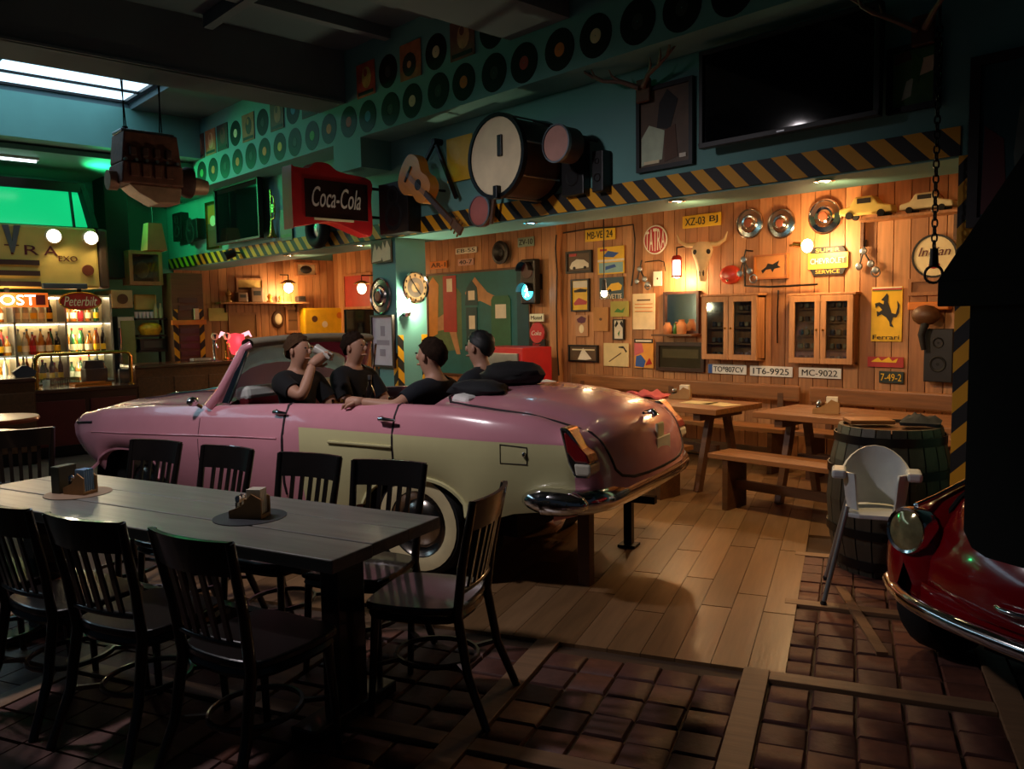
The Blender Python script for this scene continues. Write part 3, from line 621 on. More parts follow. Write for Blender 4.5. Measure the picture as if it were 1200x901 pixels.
# SUPER CHEVROLET SERVICE
loc, w, h = W_(948, 289, 995, 322); t = thing('enamel_sign', 'stacked gold and black service enamel sign beside the bare bulb', 'sign', (loc[0], YS_-.012, loc[2]))
B((0, 0, 0), (w, .014, h*.56)).build('panel', mat('sign_gold', '#d8a838', .4), t, bevel=.003)
for s_, tx in ((1, 'SUPER'), (-1, 'SERVICE')):
    MB().prism([(-w*.45, s_*h*.28), (w*.45, s_*h*.28), (w*.36, s_*h*.5), (-w*.36, s_*h*.5)], -.007, .007).build('band', ink, t)
    text(t, 'lettering', tx, w*.6, h*.13, (0, -.01, s_*h*.385), _M['sign_gold'])
B((0, -.008, 0), (w*.9, .006, h*.22)).build('name_bar', mat('olive_bar', '#5a5a34', .5), t)
text(t, 'lettering', 'CHEVROLET', w*.86, h*.2, (0, -.014, 0), paper)
picture('metal_print', 'orange metal print of a running dark horse', 'picture', W_(885, 298, 925, 327), mat('copper_print', '#c07c3c', .35), [(ink, [(.2, .35), (.35, .5), (.4, .65), (.55, .6), (.75, .75), (.7, .55), (.8, .45), (.6, .4), (.55, .25), (.5, .4), (.35, .38), (.25, .22)])], mat('copper_edge', '#a8622c', .4), .015)
# yellow sign with prancing horse
loc, w, h = W_(1022, 336, 1058, 400)
t = thing('enamel_sign', 'tall yellow sign with black prancing horse', 'sign', (loc[0], YS_-.012, loc[2]))
horse = [(.42, .82), (.5, .88), (.55, .83), (.54, .72), (.6, .62), (.66, .52), (.8, .5), (.86, .62), (.84, .74), (.92, .66), (.9, .52), (.82, .44), (.72, .44), (.66, .34), (.74, .26), (.62, .28), (.6, .36), (.5, .44), (.34, .5), (.2, .46), (.18, .56), (.26, .54), (.36, .58), (.24, .66), (.14, .62), (.12, .7), (.26, .72), (.4, .68), (.42, .74), (.32, .76)]
sheet('panel', w, h, yellow, [(red, rect(.02, .94, .98, .97)), (paper, rect(.02, .97, .98, .995)), (green_p, rect(.02, .925, .98, .94)), (ink, horse)], t)
text(t, 'lettering', 'Ferrari', w*.86, h*.08, (0, -.012, -h*.42), ink)
picture('sticker_strip', 'red and yellow flame sticker strip under the horse sign', 'sticker', W_(1018, 418, 1060, 430), mat('sticker_red', '#a8302a', .6), [(yellow, [(.1, .5), (.3, .95), (.4, .6), (.6, 1), (.7, .6), (.85, .9), (.8, .45)])])
# mirror with shelf and jars
loc, w, h = W_(782, 344, 819, 388); t = thing('mirror_shelf', 'small mirror with dark frame and shelf', 'mirror', (loc[0], YS_-.02, loc[2]))
framebars(w+.05, h+.05, .03, .05).build('frame', mat('walnut_frame', '#3a1e12', .4), t); B((0, .0, 0), (w, .01, h)).build('glass', chrome, t)
B((0, -.1, -h/2-.04), (w+.12, .2, .02)).build('shelf', oakd, t, bevel=.003)
for k, (dx, hh, r, m, l) in enumerate(((-.12, .13, .05, mat('clay', '#a86a3c', .6), 'short clay jar on the mirror shelf'), (.07, .16, .055, mat('clay2', '#b97c48', .6), 'tall clay jar on the mirror shelf'), (-.02, .12, .02, mat('green_glass', '#3a6a2c', .2), 'slim green bottle on the mirror shelf'))):
    o = tag(MB().lathe([(0, 0), (r*.9, 0), (r, hh*.2), (r, hh*.65), (r*.6, hh*.85), (r*.62, hh), (0, hh)], 16).build('jar', m, None, (loc[0]+dx, YS_-.12, loc[2]-h/2-.029), smooth=50), l, 'jar')
# wall cabinets
def cabinet(geo, label, doors, shelves, d=.16):
    loc, w, h = geo; t = thing('wall_cabinet', label, 'cabinet', (loc[0], YS_-d/2, loc[2]))
    mb = MB(); mb.box((0, d/2-.01, 0), (w, .02, h)).box((0, 0, h/2-.012), (w, d, .024)).box((0, 0, -h/2+.012), (w, d, .024)).box((-w/2+.012, 0, 0), (.024, d, h)).box((w/2-.012, 0, 0), (.024, d, h)); mb.build('case', wallwood[1], t, bevel=.003)
    for i in range(shelves): B((0, .01, -h/2+h*(i+1)/(shelves+1)), (w-.05, d-.05, .012)).build('shelf', wallwood[3], t)
    dw = w/doors
    for k in range(doors):
        x = -w/2+dw*(k+.5); dr = framebars(dw-.006, h-.006, .055, .024).build('door', wallwood[2], t, (x, -d/2-.012, 0), bevel=.003)
        B((0, 0, 0), (dw-.11, .005, h-.11)).build('pane', glass, dr); MB().ball((dw*.4*(1 if k == 0 else -1), -.02, 0), .012, 8).build('knob', brass, dr)
        for i in range(shelves+1):
            zz = -h/2+.03+(h/(shelves+1))*i
            for q in range(3):
                xx = x-dw*.22+q*dw*.2
                o = tag(B((0, 0, .028), (dw*.13, .05, .05)).build('model_car', [mat('toy_%d' % ((i+q) % 4), ('#6a4a3a', '#8c7a6a', '#4a3a44', '#a88a6a')[(i+q) % 4], .4)], None, (loc[0]+xx, YS_-d/2+.01, loc[2]+zz-.006 if i == 0 else loc[2]+zz-.018), bevel=.012), 'small model car displayed inside the %s' % label.split(' with')[0], 'model car', 'model cars in the %s' % label.split(' with')[0])
    B((0, 0, h/2+.012), (w+.04, d+.04, .024)).build('cornice', wallwood[0], t, bevel=.004)
    return t
cabinet(W_(833, 347, 897, 421), 'deep glazed pine wall cabinet with two narrow doors', 2, 3, .15)
cabinet(W_(931, 346, 1006, 426), 'wide glazed pine wall cabinet with two doors', 2, 4, .09)
# shelf of model car bodies
p0, p1 = onY(1012, 258, YS_-.12), onY(1140, 246, YS_-.12); xm = (p0.x+p1.x)/2
t = thing('wall_shelf', 'long pine shelf high on the planks under pale car models', 'shelf', (xm, YS_-.11, (p0.z+p1.z)/2))
B((0, 0, 0), (p1.x-p0.x, .22, .025)).build('board', wallwood[0], t, bevel=.003)
for dx in (-.5, .3): B((dx, .08, -.12), (.03, .04, .22)).build('bracket', oakd, t)
zs = (p0.z+p1.z)/2+.0125
for k, (dx, L_, hh, c) in enumerate(((-.42, .48, .2, '#d9c46a'), (.1, .44, .17, '#e0d6a8'), (.5, .3, .14, '#cfc49a'))):
    t = thing('toy_car', ('large yellow', 'pale cream', 'small ivory')[k] + ' tin toy car on the high shelf', 'toy car', (xm+dx, YS_-.11, zs))
    bodyp = [(-.5, .22), (-.5, .5), (-.3, .6), (-.2, .98), (.12, 1.0), (.25, .62), (.48, .5), (.5, .2)]
    MB().prism([(x*L_, z*hh) for x, z in bodyp], -.07, .07).build('body', mat('tin_%d' % k, c, .35), t, bevel=.012)
    B((-.02*L_, 0, hh*.78), (.26*L_, .146, hh*.22)).build('windows', ink, t)
    for x in (-.3, .3):
        for y in (-.065, .065): MB().cyl((x*L_, y-.012, hh*.17), (x*L_, y+.012, hh*.17), hh*.17, n=12).build('wheel', rubber, t)
# round wall sign
p = onY(1096, 300, YS_); r = .19; t = thing('round_sign', 'round cream sign with dark rim behind the hanging chain', 'sign', (p.x, YS_-.012, p.z))
MB().lathe([(0, .008), (r*.92, .008), (r, 0)], 30, FLAT).build('disc', cream_p, t); MB().lathe([(r*.9, .014), (r, .014), (r, 0)], 30, FLAT).build('rim', blackm, t)
text(t, 'lettering', 'Indian', r*1.4, r*.4, (0, -.011, .04), darkred, .3); MB().ball((0, -.01, -.08), (.05, .008, .03), 10).build('emblem', red, t)
# harness / cable / hanging pendant bits
def cable(pts, label, r=.009, m=blackm, name='cable', off=.045):
    P = [onY(x, y, YS_-off) for x, y in pts]; o = MB().tube(P, r, 6).build(name, m, None, smooth=60); return tag(o, label, 'cable')
cable([(652, 275), (651, 290), (653, 320), (652, 360), (653, 410), (655, 440)], 'black cable running down the corner post', off=.1)
cable([(660, 273), (690, 268), (720, 266), (742, 263), (744, 280), (743, 312), (740, 335)], 'black cable swagged above the framed car photograph')
cable([(756, 307), (772, 305), (778, 307), (780, 318)], 'thin black cable running to the lantern', .006)
cable([(872, 305), (873, 335), (900, 336), (926, 335), (958, 333)], 'black cable over the two wall cabinets', .01)
cable([(912, 340), (911, 370), (911, 402)], 'black cable hanging between the two wall cabinets', .008)
def harness(px, py, label, n=3, off=.03):
    p = onY(px, py, YS_-off); t = thing('tack_set', label, 'tack', (p.x, YS_-off, p.z))
    if off > .05: MB().cyl((0, 0, .09), (0, off-.002, .09), .008, n=8).build('peg', blackm, t)
    pts = [(0, 0, .1), (-.02, -.01, 0), (-.06, -.01, -.14), (.05, -.01, -.12), (.1, -.02, -.18)][:n+2]
    MB().tube(pts[:3], .008, 6).build('strap', ink, t); MB().tube([pts[1], pts[3]], .008, 6).build('strap', ink, t)
    for q in pts[1:]: MB().lathe([(0, .02), (.03, .012), (.035, 0), (.0, -.005)], 12, Matrix.Translation(q) @ FLAT).build('disc', steel, t, smooth=40)
    MB().tube([(.1+.04*math.cos(a), -.02, -.2+.04*math.sin(a)) for a in [2*PI*i/14 for i in range(14)]], .007, 6, True).build('ring', steel, t, smooth=60)
harness(1015, 294, 'dark leather tack with steel discs under the high shelf'); harness(752, 315, 'dark iron tack with rings beside the notice sheet')
harness(874, 304, 'dark iron bell bracket beside the red lampshade', 2, .13)
# pendant bulb in front of the yellow poster
p = onY(708, 341, 6.6); t = thing('pendant_lamp', 'bare bulb pendant with black socket hanging before posters', 'lamp', p)
bulb(t, (0, 0, -.02), .035, 30, 16); MB().cyl((0, 0, .0), (0, 0, .12), .032, .02, 12).build('socket', black, t, smooth=50)
MB().tube([(0, 0, .1), (.0, 0, 2.86-p.z)], .006, 6).build('cord', black, t)
# things at the right end of the panelling
t = thing('saddle_rack', 'dark leather saddle gear hanging at the end of the panelling', 'saddle', onY(1086, 372, YS_-.12))
B((0, .06, .1), (.34, .1, .07)).build('rail', orange, t, bevel=.01)
MB().ball((0, -.02, .02), (.12, .1, .09), 12).build('seat_leather', oakd, t, smooth=60); MB().tube([(.02, -.04, .0), (-.02, -.06, -.15), (.0, -.05, -.28)], [.04, .03, .02], 8).build('strap', ink, t, smooth=60)
speaker((lambda g: ((g[0][0], 0, g[0][2]), g[1], g[2]))(W_(1088, 385, 1122, 447)), 'grey speaker box at the end of the panelling', .1).location.y = YS_-.06
picture('framed_picture', 'brown board above the saddle gear', 'picture', W_(1066, 326, 1110, 346), mat('board_brown', '#8c5a34', .5), [], wallwood[3], .03)

# ---- mural with petrol pumps, left of the panelling post
loc, w, h = W_(504, 318, 622, 440)
t = thing('mural_panel', 'teal mural board painted with petrol pumps', 'mural', (loc[0], YS_-.02, loc[2]))
tan_ = mat('mural_tan', '#b98a5c', .6, var=.2); mg = mat('mural_green', '#2f6a4a', .6); mr = mat('mural_red', '#a8342c', .6); mo = mat('mural_orange', '#d08a30', .6)
sheet('board', w, h, teal, [(mat('mural_olive', '#5a7448', .6, var=.2), [(0, .2), (.36, .25), (.36, .8), (.2, 1), (0, 1)]), (tan_, [(.4, .8), (.5, .95), (.62, .8), (.8, .7), (.75, .62), (.55, .72), (.45, .7)]), (tan_, [(0, .5), (.2, .62), (.28, .55), (.34, .2), (.3, .2), (.22, .45), (.04, .42)]),
   (mo, [(.0, .35), (.1, .4), (.12, .9), (.06, .98), (0, .9)]), (mr, rect(.17, .42, .31, .98)), (paper, rect(.21, .82, .27, .95)), (tealdark, [(.4, .68), (.42, .85), (.47, .92), (.52, .85), (.53, .68)]), (paper, rect(.435, .73, .5, .82)), (tealdark, rect(.41, .32, .52, .66)), (paper, rect(.44, .45, .5, .58)), (mg, [(.66, .05), (.66, .72), (.68, .76), (.82, .76), (.84, .72), (.84, .05)]), (paper, rect(.7, .55, .8, .68)), (tealdark, rect(.9, 0, 1, 1))], t)
framebars(w+.04, h+.04, .03, .03).build('frame', oakd, t)
p = onY(588, 296, YS_-.06); t = thing('wall_fan', 'round dark loudspeaker disc above the mural', 'speaker', p)
MB().lathe([(.15, 0), (.16, .04), (.12, .05), (.05, .01), (0, .03)], 24, FLAT).build('cone', black, t, smooth=40); MB().cyl((0, .06, 0), (0, -.02, 0), .05, n=12).build('mount', black, t)
# pedestrian signal
p = onY(619, 330, YS_-.17); t = thing('pedestrian_signal', 'pedestrian traffic light with glowing cyan walking man', 'traffic light', p)
B((0, .04, 0), (.26, .12, .58)).build('housing', black, t, bevel=.02); B((.06, .135, 0), (.06, .07, .2)).build('wall_mount', blackm, t)
for zz, m in ((.14, mat('signal_dark', '#3a0c0a', .3)), (-.13, glow('signal_cyan', (.05, .7, .8, 1), 3))):
    MB().lathe([(0, 0), (.1, 0), (.11, -.01)], 24, Matrix.Translation((0, -.025, zz)) @ FLAT).build('lens', m, t)
    MB().lathe([(.115, 0), (.12, .1), (.112, .1), (.108, 0)], 20, Matrix.Translation((0, -.02, zz)) @ FLAT, PI*0, PI).build('visor', black, t, smooth=50)
man = [(0, .085, .016)]
mb = MB().ball((0, -.03, -.055), (.017, .006, .017), 8); wm = glow('signal_white', (.7, 1, 1, 1), 6)
for a, b_ in (((0, -.08), (0, -.14)), ((0, -.085), (-.035, -.125)), ((0, -.085), (.035, -.115)), ((0, -.14), (-.03, -.2)), ((0, -.14), (.035, -.19))): mb.beam((a[0], -.03, a[1]), (b_[0], -.03, b_[1]), .014, .008, (0, 1, 0))
mb.build('walking_man', wm, t)
plamp('signal_light', (0, -.2, -.13), 1.5, (.1, .8, 1), .06, t)
# round drink disc and menu board by the post
p = onY(634, 390, YS_); t = thing('menu_board', 'dark menu board topped by a round red disc', 'sign', (p.x, YS_-.07, p.z))
B((0, .035, 0), (.1, .06, .1)).build('spacer', oakd, t)
MB().lathe([(0, .012), (.13, .012), (.14, 0)], 24, FLAT).build('disc', mat('disc_red', '#c03030', .4), t); text(t, 'lettering', 'Coke', .18, .06, (0, -.016, 0), paper, .3)
B((0, 0, -.27), (.3, .02, .38)).build('board', ink, t, bevel=.004); text(t, 'lettering', 'Bar', .14, .04, (0, -.012, -.15), red)
B((0, 0, .2), (.26, .02, .1)).build('header', cream_p, t); text(t, 'lettering', 'Motel', .2, .05, (0, -.012, .2), ink)
# red fridge / tool chest
c = onY(600, 415, 6.9); t = thing('tool_chest', 'red workshop tool chest with steel drawer fronts before the mural', 'cabinet', (c.x, 6.95, 0), )
B((0, 0, .62), (.8, .5, 1.15)).build('case', red, t, bevel=.012)
for k in range(6):
    d_ = B((0, -.26, .2+k*.17), (.68, .03, .15)).build('drawer', steel, t, bevel=.006); B((0, -.03, .05), (.6, .03, .02)).build('handle', chrome, d_, )
for x in (-.32, .32):
    for y in (-.18, .18): MB().cyl((x, y, .05), (x, y, 0.0), .04, n=10).build('castor', rubber, t)
# corner post of the panelling
struct(B((onY(648, 350, 7.5).x, YS_-.04, 1.45), (.14, .1, 2.85)).build('trim_2', wallwood[0]))

# ================================================================== NICHE FURNITURE
def trestle_table(x0, x1, y0, y1, label, h=.75):
    t = thing('trestle_table', label, 'table', ((x0+x1)/2, (y0+y1)/2, 0)); L_ = x1-x0; D = y1-y0; n = 4
    for k in range(n): B((0, -D/2+D*(k+.5)/n, h-.025), (L_, D/n-.006, .05)).build('plank', oak, t, bevel=.004)
    for s_ in (-1, 1):
        x = s_*(L_/2-.22)
        for q in (-1, 1): MB().beam((x, q*D*.16, h-.06), (x, q*D*.42, .0), .07, .05, (1, 0, 0)).build('leg', oakd, t)
        B((x, 0, h-.08), (.07, D*.9, .07)).build('bearer', oakd, t)
    B((0, 0, .34), (L_-.44, .05, .08)).build('stretcher', oakd, t)
    return t
def bench(x0, x1, yc, label, h=.45, back=False):
    t = thing('bench', label, 'bench', ((x0+x1)/2, yc, 0)); L_ = x1-x0
    for k in (-1, 1): B((0, k*.08, h-.02), (L_, .155, .04)).build('seat_plank', oak, t, bevel=.004)
    for s_ in (-1, 1):
        B((s_*(L_/2-.15), 0, (h-.04)/2), (.05, .28, h-.04)).build('leg', oakd, t, bevel=.003)
    B((0, 0, .2), (L_-.3, .04, .07)).build('stretcher', oakd, t)
    if back:
        B((0, .17, .77), (L_, .04, .16)).build('backrest', oak, t, bevel=.02)
        for s_ in (-1, 0, 1): B((s_*(L_/2-.2), .17, .58), (.06, .05, .38)).build('back_post', oakd, t)
    return t
ta = onZ(736, 470, .75); tb = onZ(858, 481, .75)
trestle_table(-5.3, -3.92, 5.95, 6.7, 'dark trestle table with papers near the pink car tail')
trestle_table(-3.62, -1.75, 6.02, 6.78, 'oak trestle table beneath the wall cabinets')
bench(-3.74, -2.0, 5.72, 'oak bench standing before the table under the cabinets')
bench(-5.2, -4.05, 5.66, 'oak bench standing before the table near the car tail')
bench(-7.0, -3.95, 7.28, 'long oak wall bench with backrest under the posters', back=True)
bench(-3.85, -1.2, 7.28, 'long oak wall bench with backrest under the licence plates', back=True)
def lay(name, label, cat, px, py, z, mb, m, rz=0, smooth=None, bevel=0):
    p = onZ(px, py, z); return tag(mb.build(name, m, None, (p.x, p.y, z), rz, smooth, bevel), label, cat)
# cloth, caddies, papers
rows = [[Vector((-.2+.4*i/8, -.12+.24*j/5, .014+max(0, .021+.03*math.sin(i*1.3+j*2.1)+.025*math.sin(i*.7-j)-.05*(abs(i-4)/4)**3))) for i in range(9)] for j in range(6)]
mb = MB().grid(rows); o = lay('folded_cloth', 'rumpled pink cloth on the dark trestle table', 'cloth', 758, 465, .758, mb, mat('pink_cloth', '#c85a5a', .9), .2, 60)
o.modifiers.new('solid', 'SOLIDIFY').thickness = .02
def caddy(loc, rz, label, kind):
    t = thing('condiment_caddy', label, 'caddy', loc, rz)
    wd = mat('caddy_wood', '#a07a4c', .6, var=.2); 
    B((0, 0, .008), (.2, .11, .016)).build('base', wd, t, bevel=.002)
    for y in (-.05, .05): MB().prism([(-.1, .016), (.1, .016), (.1, .09), (.04, .115), (-.015, .06), (-.1, .035)], y-.005, y+.005).build('side_panel', wd, t)
    B((.0, 0, .05), (.012, .1, .08)).build('divider', wd, t)
    for k in range(2):
        s = MB().lathe([(0, 0), (.018, 0), (.018, .055), (.012, .06), (0, .06)], 12).build('shaker', glassy('shaker_glass', '#d8d0c0'), t, (-.055, -.022+k*.044, .016), smooth=50)
        MB().lathe([(.019, .055), (.019, .075), (.012, .085), (0, .085)], 12).build('cap', chrome, s, smooth=50)
    for k in range(5): B((.045, -.032+k*.016, .075), (.085, .01, .115)).build('napkin', (paper, mat('blue_napkin', '#7fa4c8', .8))[kind], t)
    return t
p = onZ(797, 467, .75); caddy((p.x, p.y, .75), .4, 'small wooden caddy with shakers on the dark trestle table', 0)
p = onZ(968, 484, .75); caddy((p.x, p.y, .75), .4, 'small condiment caddy on the oak trestle table', 0)
for k, (px, py, a, l) in enumerate(((820, 472, .1, 'open yellowish menu sheet on the dark trestle table'), (845, 474, -.25, 'second menu sheet lying askew on the dark trestle table'))):
    lay('menu_sheet', l, 'menu', px, py, .751, B((0, 0, .002), (.3, .21, .003)), mat('menu_paper', '#d8c48c', .7), a)
# barrel
bx, by = -2.08, 5.02
t = thing('wooden_barrel', 'big dark wooden barrel with steel hoops beside the high chair', 'barrel', (bx, by, 0)); n = 22
prof = [(.29, 0), (.335, .2), (.355, .44), (.335, .68), (.29, .88)]
stave = wood('barrel_stave', '#3c3a30', .5)
for k in range(n):
    a0, a1 = 2*PI*k/n+.012, 2*PI*(k+1)/n-.012
    mb = MB(); rows = [[Vector((r*math.cos(a), r*math.sin(a), z)) for a in (a0, a1)] for r, z in prof]; rows2 = [[Vector(((r-.025)*math.cos(a), (r-.025)*math.sin(a), z)) for a in (a0, a1)] for r, z in prof]
    mb.grid(rows); mb.grid(rows2); 
    mb.add(rows[0]+rows2[0], [(0, 1, 3, 2)]); mb.add(rows[-1]+rows2[-1], [(0, 1, 3, 2)]); mb.build('stave', stave, t)
for r, z in ((.308, .07), (.343, .26), (.343, .62), (.308, .81)): MB().lathe([(r, -.025), (r+.008, -.025), (r+.008, .025), (r, .025)], 32, Matrix.Translation((0, 0, z))).build('hoop', blackm, t, smooth=40)
MB().lathe([(0, .86), (.28, .86), (.28, .84), (0, .84)], 28).build('lid', oakd, t)
lay('wooden_tray', 'thin wooden board lying on the barrel', 'board', 1018, 495, .881, B((0, 0, .012), (.26, .18, .024)), oak, .7, bevel=.004)
t = thing('folded_jacket', 'dark folded jacket lying on the barrel', 'jacket', (-1.93, 5.10, .888), .3)
rows = [[Vector((-.11+.22*i/6, -.1+.2*j/6, .014+max(0, .036+.02*math.sin(i*2+j)-.06*max(abs(i-3), abs(j-3))**3/27))) for i in range(7)] for j in range(7)]
MB().grid(rows).build('fabric', mat('dark_jacket', '#1c2024', .9), t, smooth=60).modifiers.new('solid', 'SOLIDIFY').thickness = .02
# high chair (white shell, tube legs)
hc = onZ(1032, 606, .50); t = thing('high_chair', 'white plastic high chair with thin tube legs beside the barrel', 'high chair', (-1.90, 4.42, 0), math.radians(25))
hw = mat('high_chair_plastic', '#c9d0cf', .4); hs = hw
sh = MB(); N_ = 18; rows = []
for i in range(N_+1):
    a = PI*(-.28) + i/N_*PI*1.56       # wraps round the back (+y)
    cx, cy = .165*math.cos(a), .15*math.sin(a)
    top = .70 + .12*max(0, math.sin(a))**1.5
    rows.append([Vector((cx*k, cy*k, z)) for k, z in ((.86, .5), (.93, .56), (1.0, .66), (1.05, top))])
sh.grid(rows); so = sh.build('seat_shell', hw, t, smooth=50); so.modifiers.new('solid', 'SOLIDIFY').thickness = .012
MB().prism([(-.15, -.17), (.15, -.17), (.15, .12), (.08, .15), (-.08, .15), (-.15, .12)], 0, .025, Matrix.Translation((0, 0, .49)) @ Matrix.Rotation(PI/2, 4, 'X') @ Matrix.Scale(-1, 4, (0, 1, 0))).build('seat', hs, t, bevel=.006)
for s_ in (-1, 1): B((s_*.185, -.02, .69), (.075, .16, .05)).build('armrest', hw, t, bevel=.015)
for sx in (-1, 1):
    for sy in (-1, 1):
        lg = MB().tube([(sx*.14, sy*.11, .52), (sx*.25, sy*.23, .012)], .013, 8).build('leg', mat('leg_tube', '#9aa0a0', .3, .6), t, smooth=50)
        MB().ball((sx*.25, sy*.23, .012), .018, 8).build('foot', rubber, lg)

# ================================================================== COLUMN THINGS
XC = -6.86
# clock on the side face
p = onX(486, 337, XC+.05); t = thing('wall_clock', 'round chrome rimmed wall clock on the column', 'clock', (XC+.04, p.y, p.z), PI/2)
MB().lathe([(0, 0), (.15, 0), (.165, .03), (.155, .045), (.145, .03)], 32, FLAT).build('rim', chrome, t, smooth=35)
MB().lathe([(0, .022), (.145, .022)], 32, FLAT).build('face', mat('clock_face', '#c9b690', .3, .4), t)
MB().lathe([(.05, .026), (.1, .026)], 32, FLAT).build('dial_ring', steel, t)
for k in range(12):
    a = k*PI/6; B((.125*math.sin(a), -.025, .125*math.cos(a)), (.012, .004, .024)).build('hour_mark', ink, t)
MB().beam((0, -.03, 0), (.06, -.03, -.07), .012, .006, (0, 1, 0)).build('hand', ink, t); MB().beam((0, -.034, 0), (-.06, -.034, .09), .008, .006, (0, 1, 0)).build('hand', ink, t)
B((0, .02, 0), (.1, .04, .1)).build('mount', black, t)
p = onX(480, 366, XC+.1); t = thing('uplight', 'small bright lamp under the wall clock on the column', 'lamp', (XC+.06, p.y, p.z), PI/2)
MB().lathe([(0, -.04), (.03, -.04), (.04, .0), (.036, .0), (0, -.03)], 14).build('cup', chrome, t, smooth=50); MB().ball((0, 0, .0), .024, 10).build('bulb', glow('uplight_bulb', (1, .95, .75, 1), 30), t)
B((0, .04, -.02), (.03, .05, .03)).build('arm', blackm, t); plamp('uplight_light', (0, -.05, .03), 22, (1, .9, .55), .03, t)
hubcap(447, 347, 22, 'dark chrome hubcap on the front of the column', YW, dchrome)
picture('notice_sheet', 'pinkish white notice in dark frame on the column', 'notice', WY(438, 369, 464, 430, YW), mat('pale_notice', '#d8cfd8', .6), [(mat('notice_grey', '#a89aa8', .6), rect(.2, .42, .8, .52)), (_M['notice_grey'] if 'notice_grey' in _M else paper, rect(.4, .6, .6, .8)), (mat('notice_grey', '#a89aa8', .6), rect(.35, .2, .6, .34))], mat('dark_frame2', '#2a1a18', .5), .02)
picture('photo_print', 'bright photograph of raised hands on the column', 'photo', WY(437, 281, 461, 308, YW), brown, [(cream_p, [(.05, .05), (.5, .1), (.55, .5), (.4, .75), (.3, .55), (.2, .85), (.1, .5)]), (cream_p, [(.5, .3), (.6, .9), (.7, .6), (.8, .95), (.95, .6), (.95, .1), (.6, .05)])], None)

# ================================================================== LEFT NICHE (end wall faces the hall)
E_ = lambda *a: WX(*a, XE+.025)
loc, w, h = E_(351, 361, 397, 424)
t = thing('control_box', 'large yellow steel control cabinet with black switches', 'cabinet', (XE+.12, loc[1], loc[2]), PI/2)
B((0, 0, 0), (w, .18, h)).build('case', yellow, t, bevel=.01)
dr = B((0, -.095, h*.16), (w*.96, .014, h*.64)).build('door', yellow, t, bevel=.006); B((w*.4, -.012, 0), (.02, .02, .1)).build('handle', blackm, dr)
for k in range(5): B((-w*.14+k*w*.1, -.105, 0), (w*.06, .02, .045)).build('switch', ink, t, bevel=.004)
for k in range(2): MB().cyl((-w*.1+k*w*.2, -.09, -h*.32), (-w*.1+k*w*.2, -.115, -h*.32), .04, n=14).build('dial', (ink, blue_p)[k], t)
for x, z, m in ((-w*.25, h*.3, brown), (w*.38, h*.36, orange), (0, h*.2, paper)): MB().cyl((x, -.1, z), (x, -.106, z), .055, n=14).build('sticker', m, t)
def cage_lamp(p, label, e=26, wallx=XE):
    t = thing('cage_lamp', label, 'lamp', p)
    MB().lathe([(.0, .1), (.05, .1), (.13, .05), (.14, .04), (.06, .05), (0, .06)], 18).build('shade', mat('lamp_tin', '#b08a4a', .4, .5), t, smooth=40)
    MB().ball((0, 0, -.03), (.075, .075, .085), 14).build('globe', glow('globe_glow', (1, .78, .42, 1), 14), t, smooth=80)
    for k in range(6):
        a = k*PI/3; MB().tube([(.085*math.cos(a)*q, .085*math.sin(a)*q, z) for q, z in ((1, .04), (1.05, -.03), (.7, -.1), (.05, -.125))], .004, 5).build('cage_wire', blackm, t)
    MB().tube([(0, 0, .1), (0, 0, .18), (wallx-p[0]+.0, 0, .2)], .01, 6).build('arm', blackm, t)
    plamp('cage_light', (0, 0, -.17), e, WARM, .08, t)
p = onX(338, 335, XE+.3); cage_lamp(p, 'caged globe lamp glowing above the wall shelf')
p = onY(424, 338, YB-.6); t = thing('cage_lamp', 'caged globe lamp glowing against the red panel', 'lamp', p)
bulb(t, (0, 0, 0), .07, 14, 26); MB().lathe([(.0, .12), (.05, .12), (.13, .07), (.0, .08)], 18).build('shade', _M['lamp_tin'], t, smooth=40); MB().tube([(0, 0, .12), (0, .0, .2), (0, .6, .22)], .01, 6).build('arm', blackm, t)
picture('painted_panel', 'red painted panel behind the globe lamp', 'panel', WY(404, 320, 437, 362, YB), mat('panel_red', '#b0382a', .5), [], wallwood[1], .04)
# shelves and shelf clutter on end wall
def eshelf(x0, x1, py, label, d=.22):
    a = onX(x0, py, XE+d); b_ = onX(x1, py, XE+d)
    t = thing('wall_shelf', label, 'shelf', (XE+d/2+.02, (a.y+b_.y)/2, a.z), PI/2); B((0, 0, 0), (b_.y-a.y, d, .03)).build('board', wallwood[0], t, bevel=.003)
    for s_ in (-.4, .4): B((s_*(b_.y-a.y), .06, -.08), (.03, .08, .14)).build('bracket', oakd, t)
    return a, b_
a, b_ = eshelf(258, 362, 355, 'long pine shelf under the caged globe lamp')
knick = [(268, .2, .1, '#b89a5c', 'brass figure'), (283, .16, .16, '#7a5a3c', 'wooden box'), (300, .24, .2, '#8a6a48', 'tan case'), (316, .14, .1, '#d8b050', 'gilt ornament'), (329, .12, .09, '#d0a84c', 'gilt clock'), (352, .1, .14, '#2a2420', 'black radio')]
for k, (px, hh, ww, c, l) in enumerate(knick):
    q = onX(px, 350, XE+.13); t = thing('shelf_ornament', l + ' standing on the long pine shelf', 'ornament', (XE+.13, q.y, a.z+.015), PI/2)
    m = mat('ornament_%d' % k, c, .4, .3 if k in (0, 3, 4) else 0)
    if k in (0, 3, 4):
        MB().lathe([(0, 0), (ww*.5, 0), (ww*.5, .02), (ww*.2, .04), (ww*.35, hh*.5), (ww*.45, hh*.7), (ww*.2, hh*.9), (0, hh)], 14).build('body', m, t, smooth=40); MB().lathe([(ww*.3, hh*.45), (ww*.42, hh*.5), (ww*.3, hh*.55)], 14).build('band', brass, t)
    else:
        B((0, 0, hh/2), (ww, .12, hh)).build('body', m, t, bevel=.01); B((0, -.062, hh*.6), (ww*.6, .006, hh*.3)).build('front_panel', ink, t)
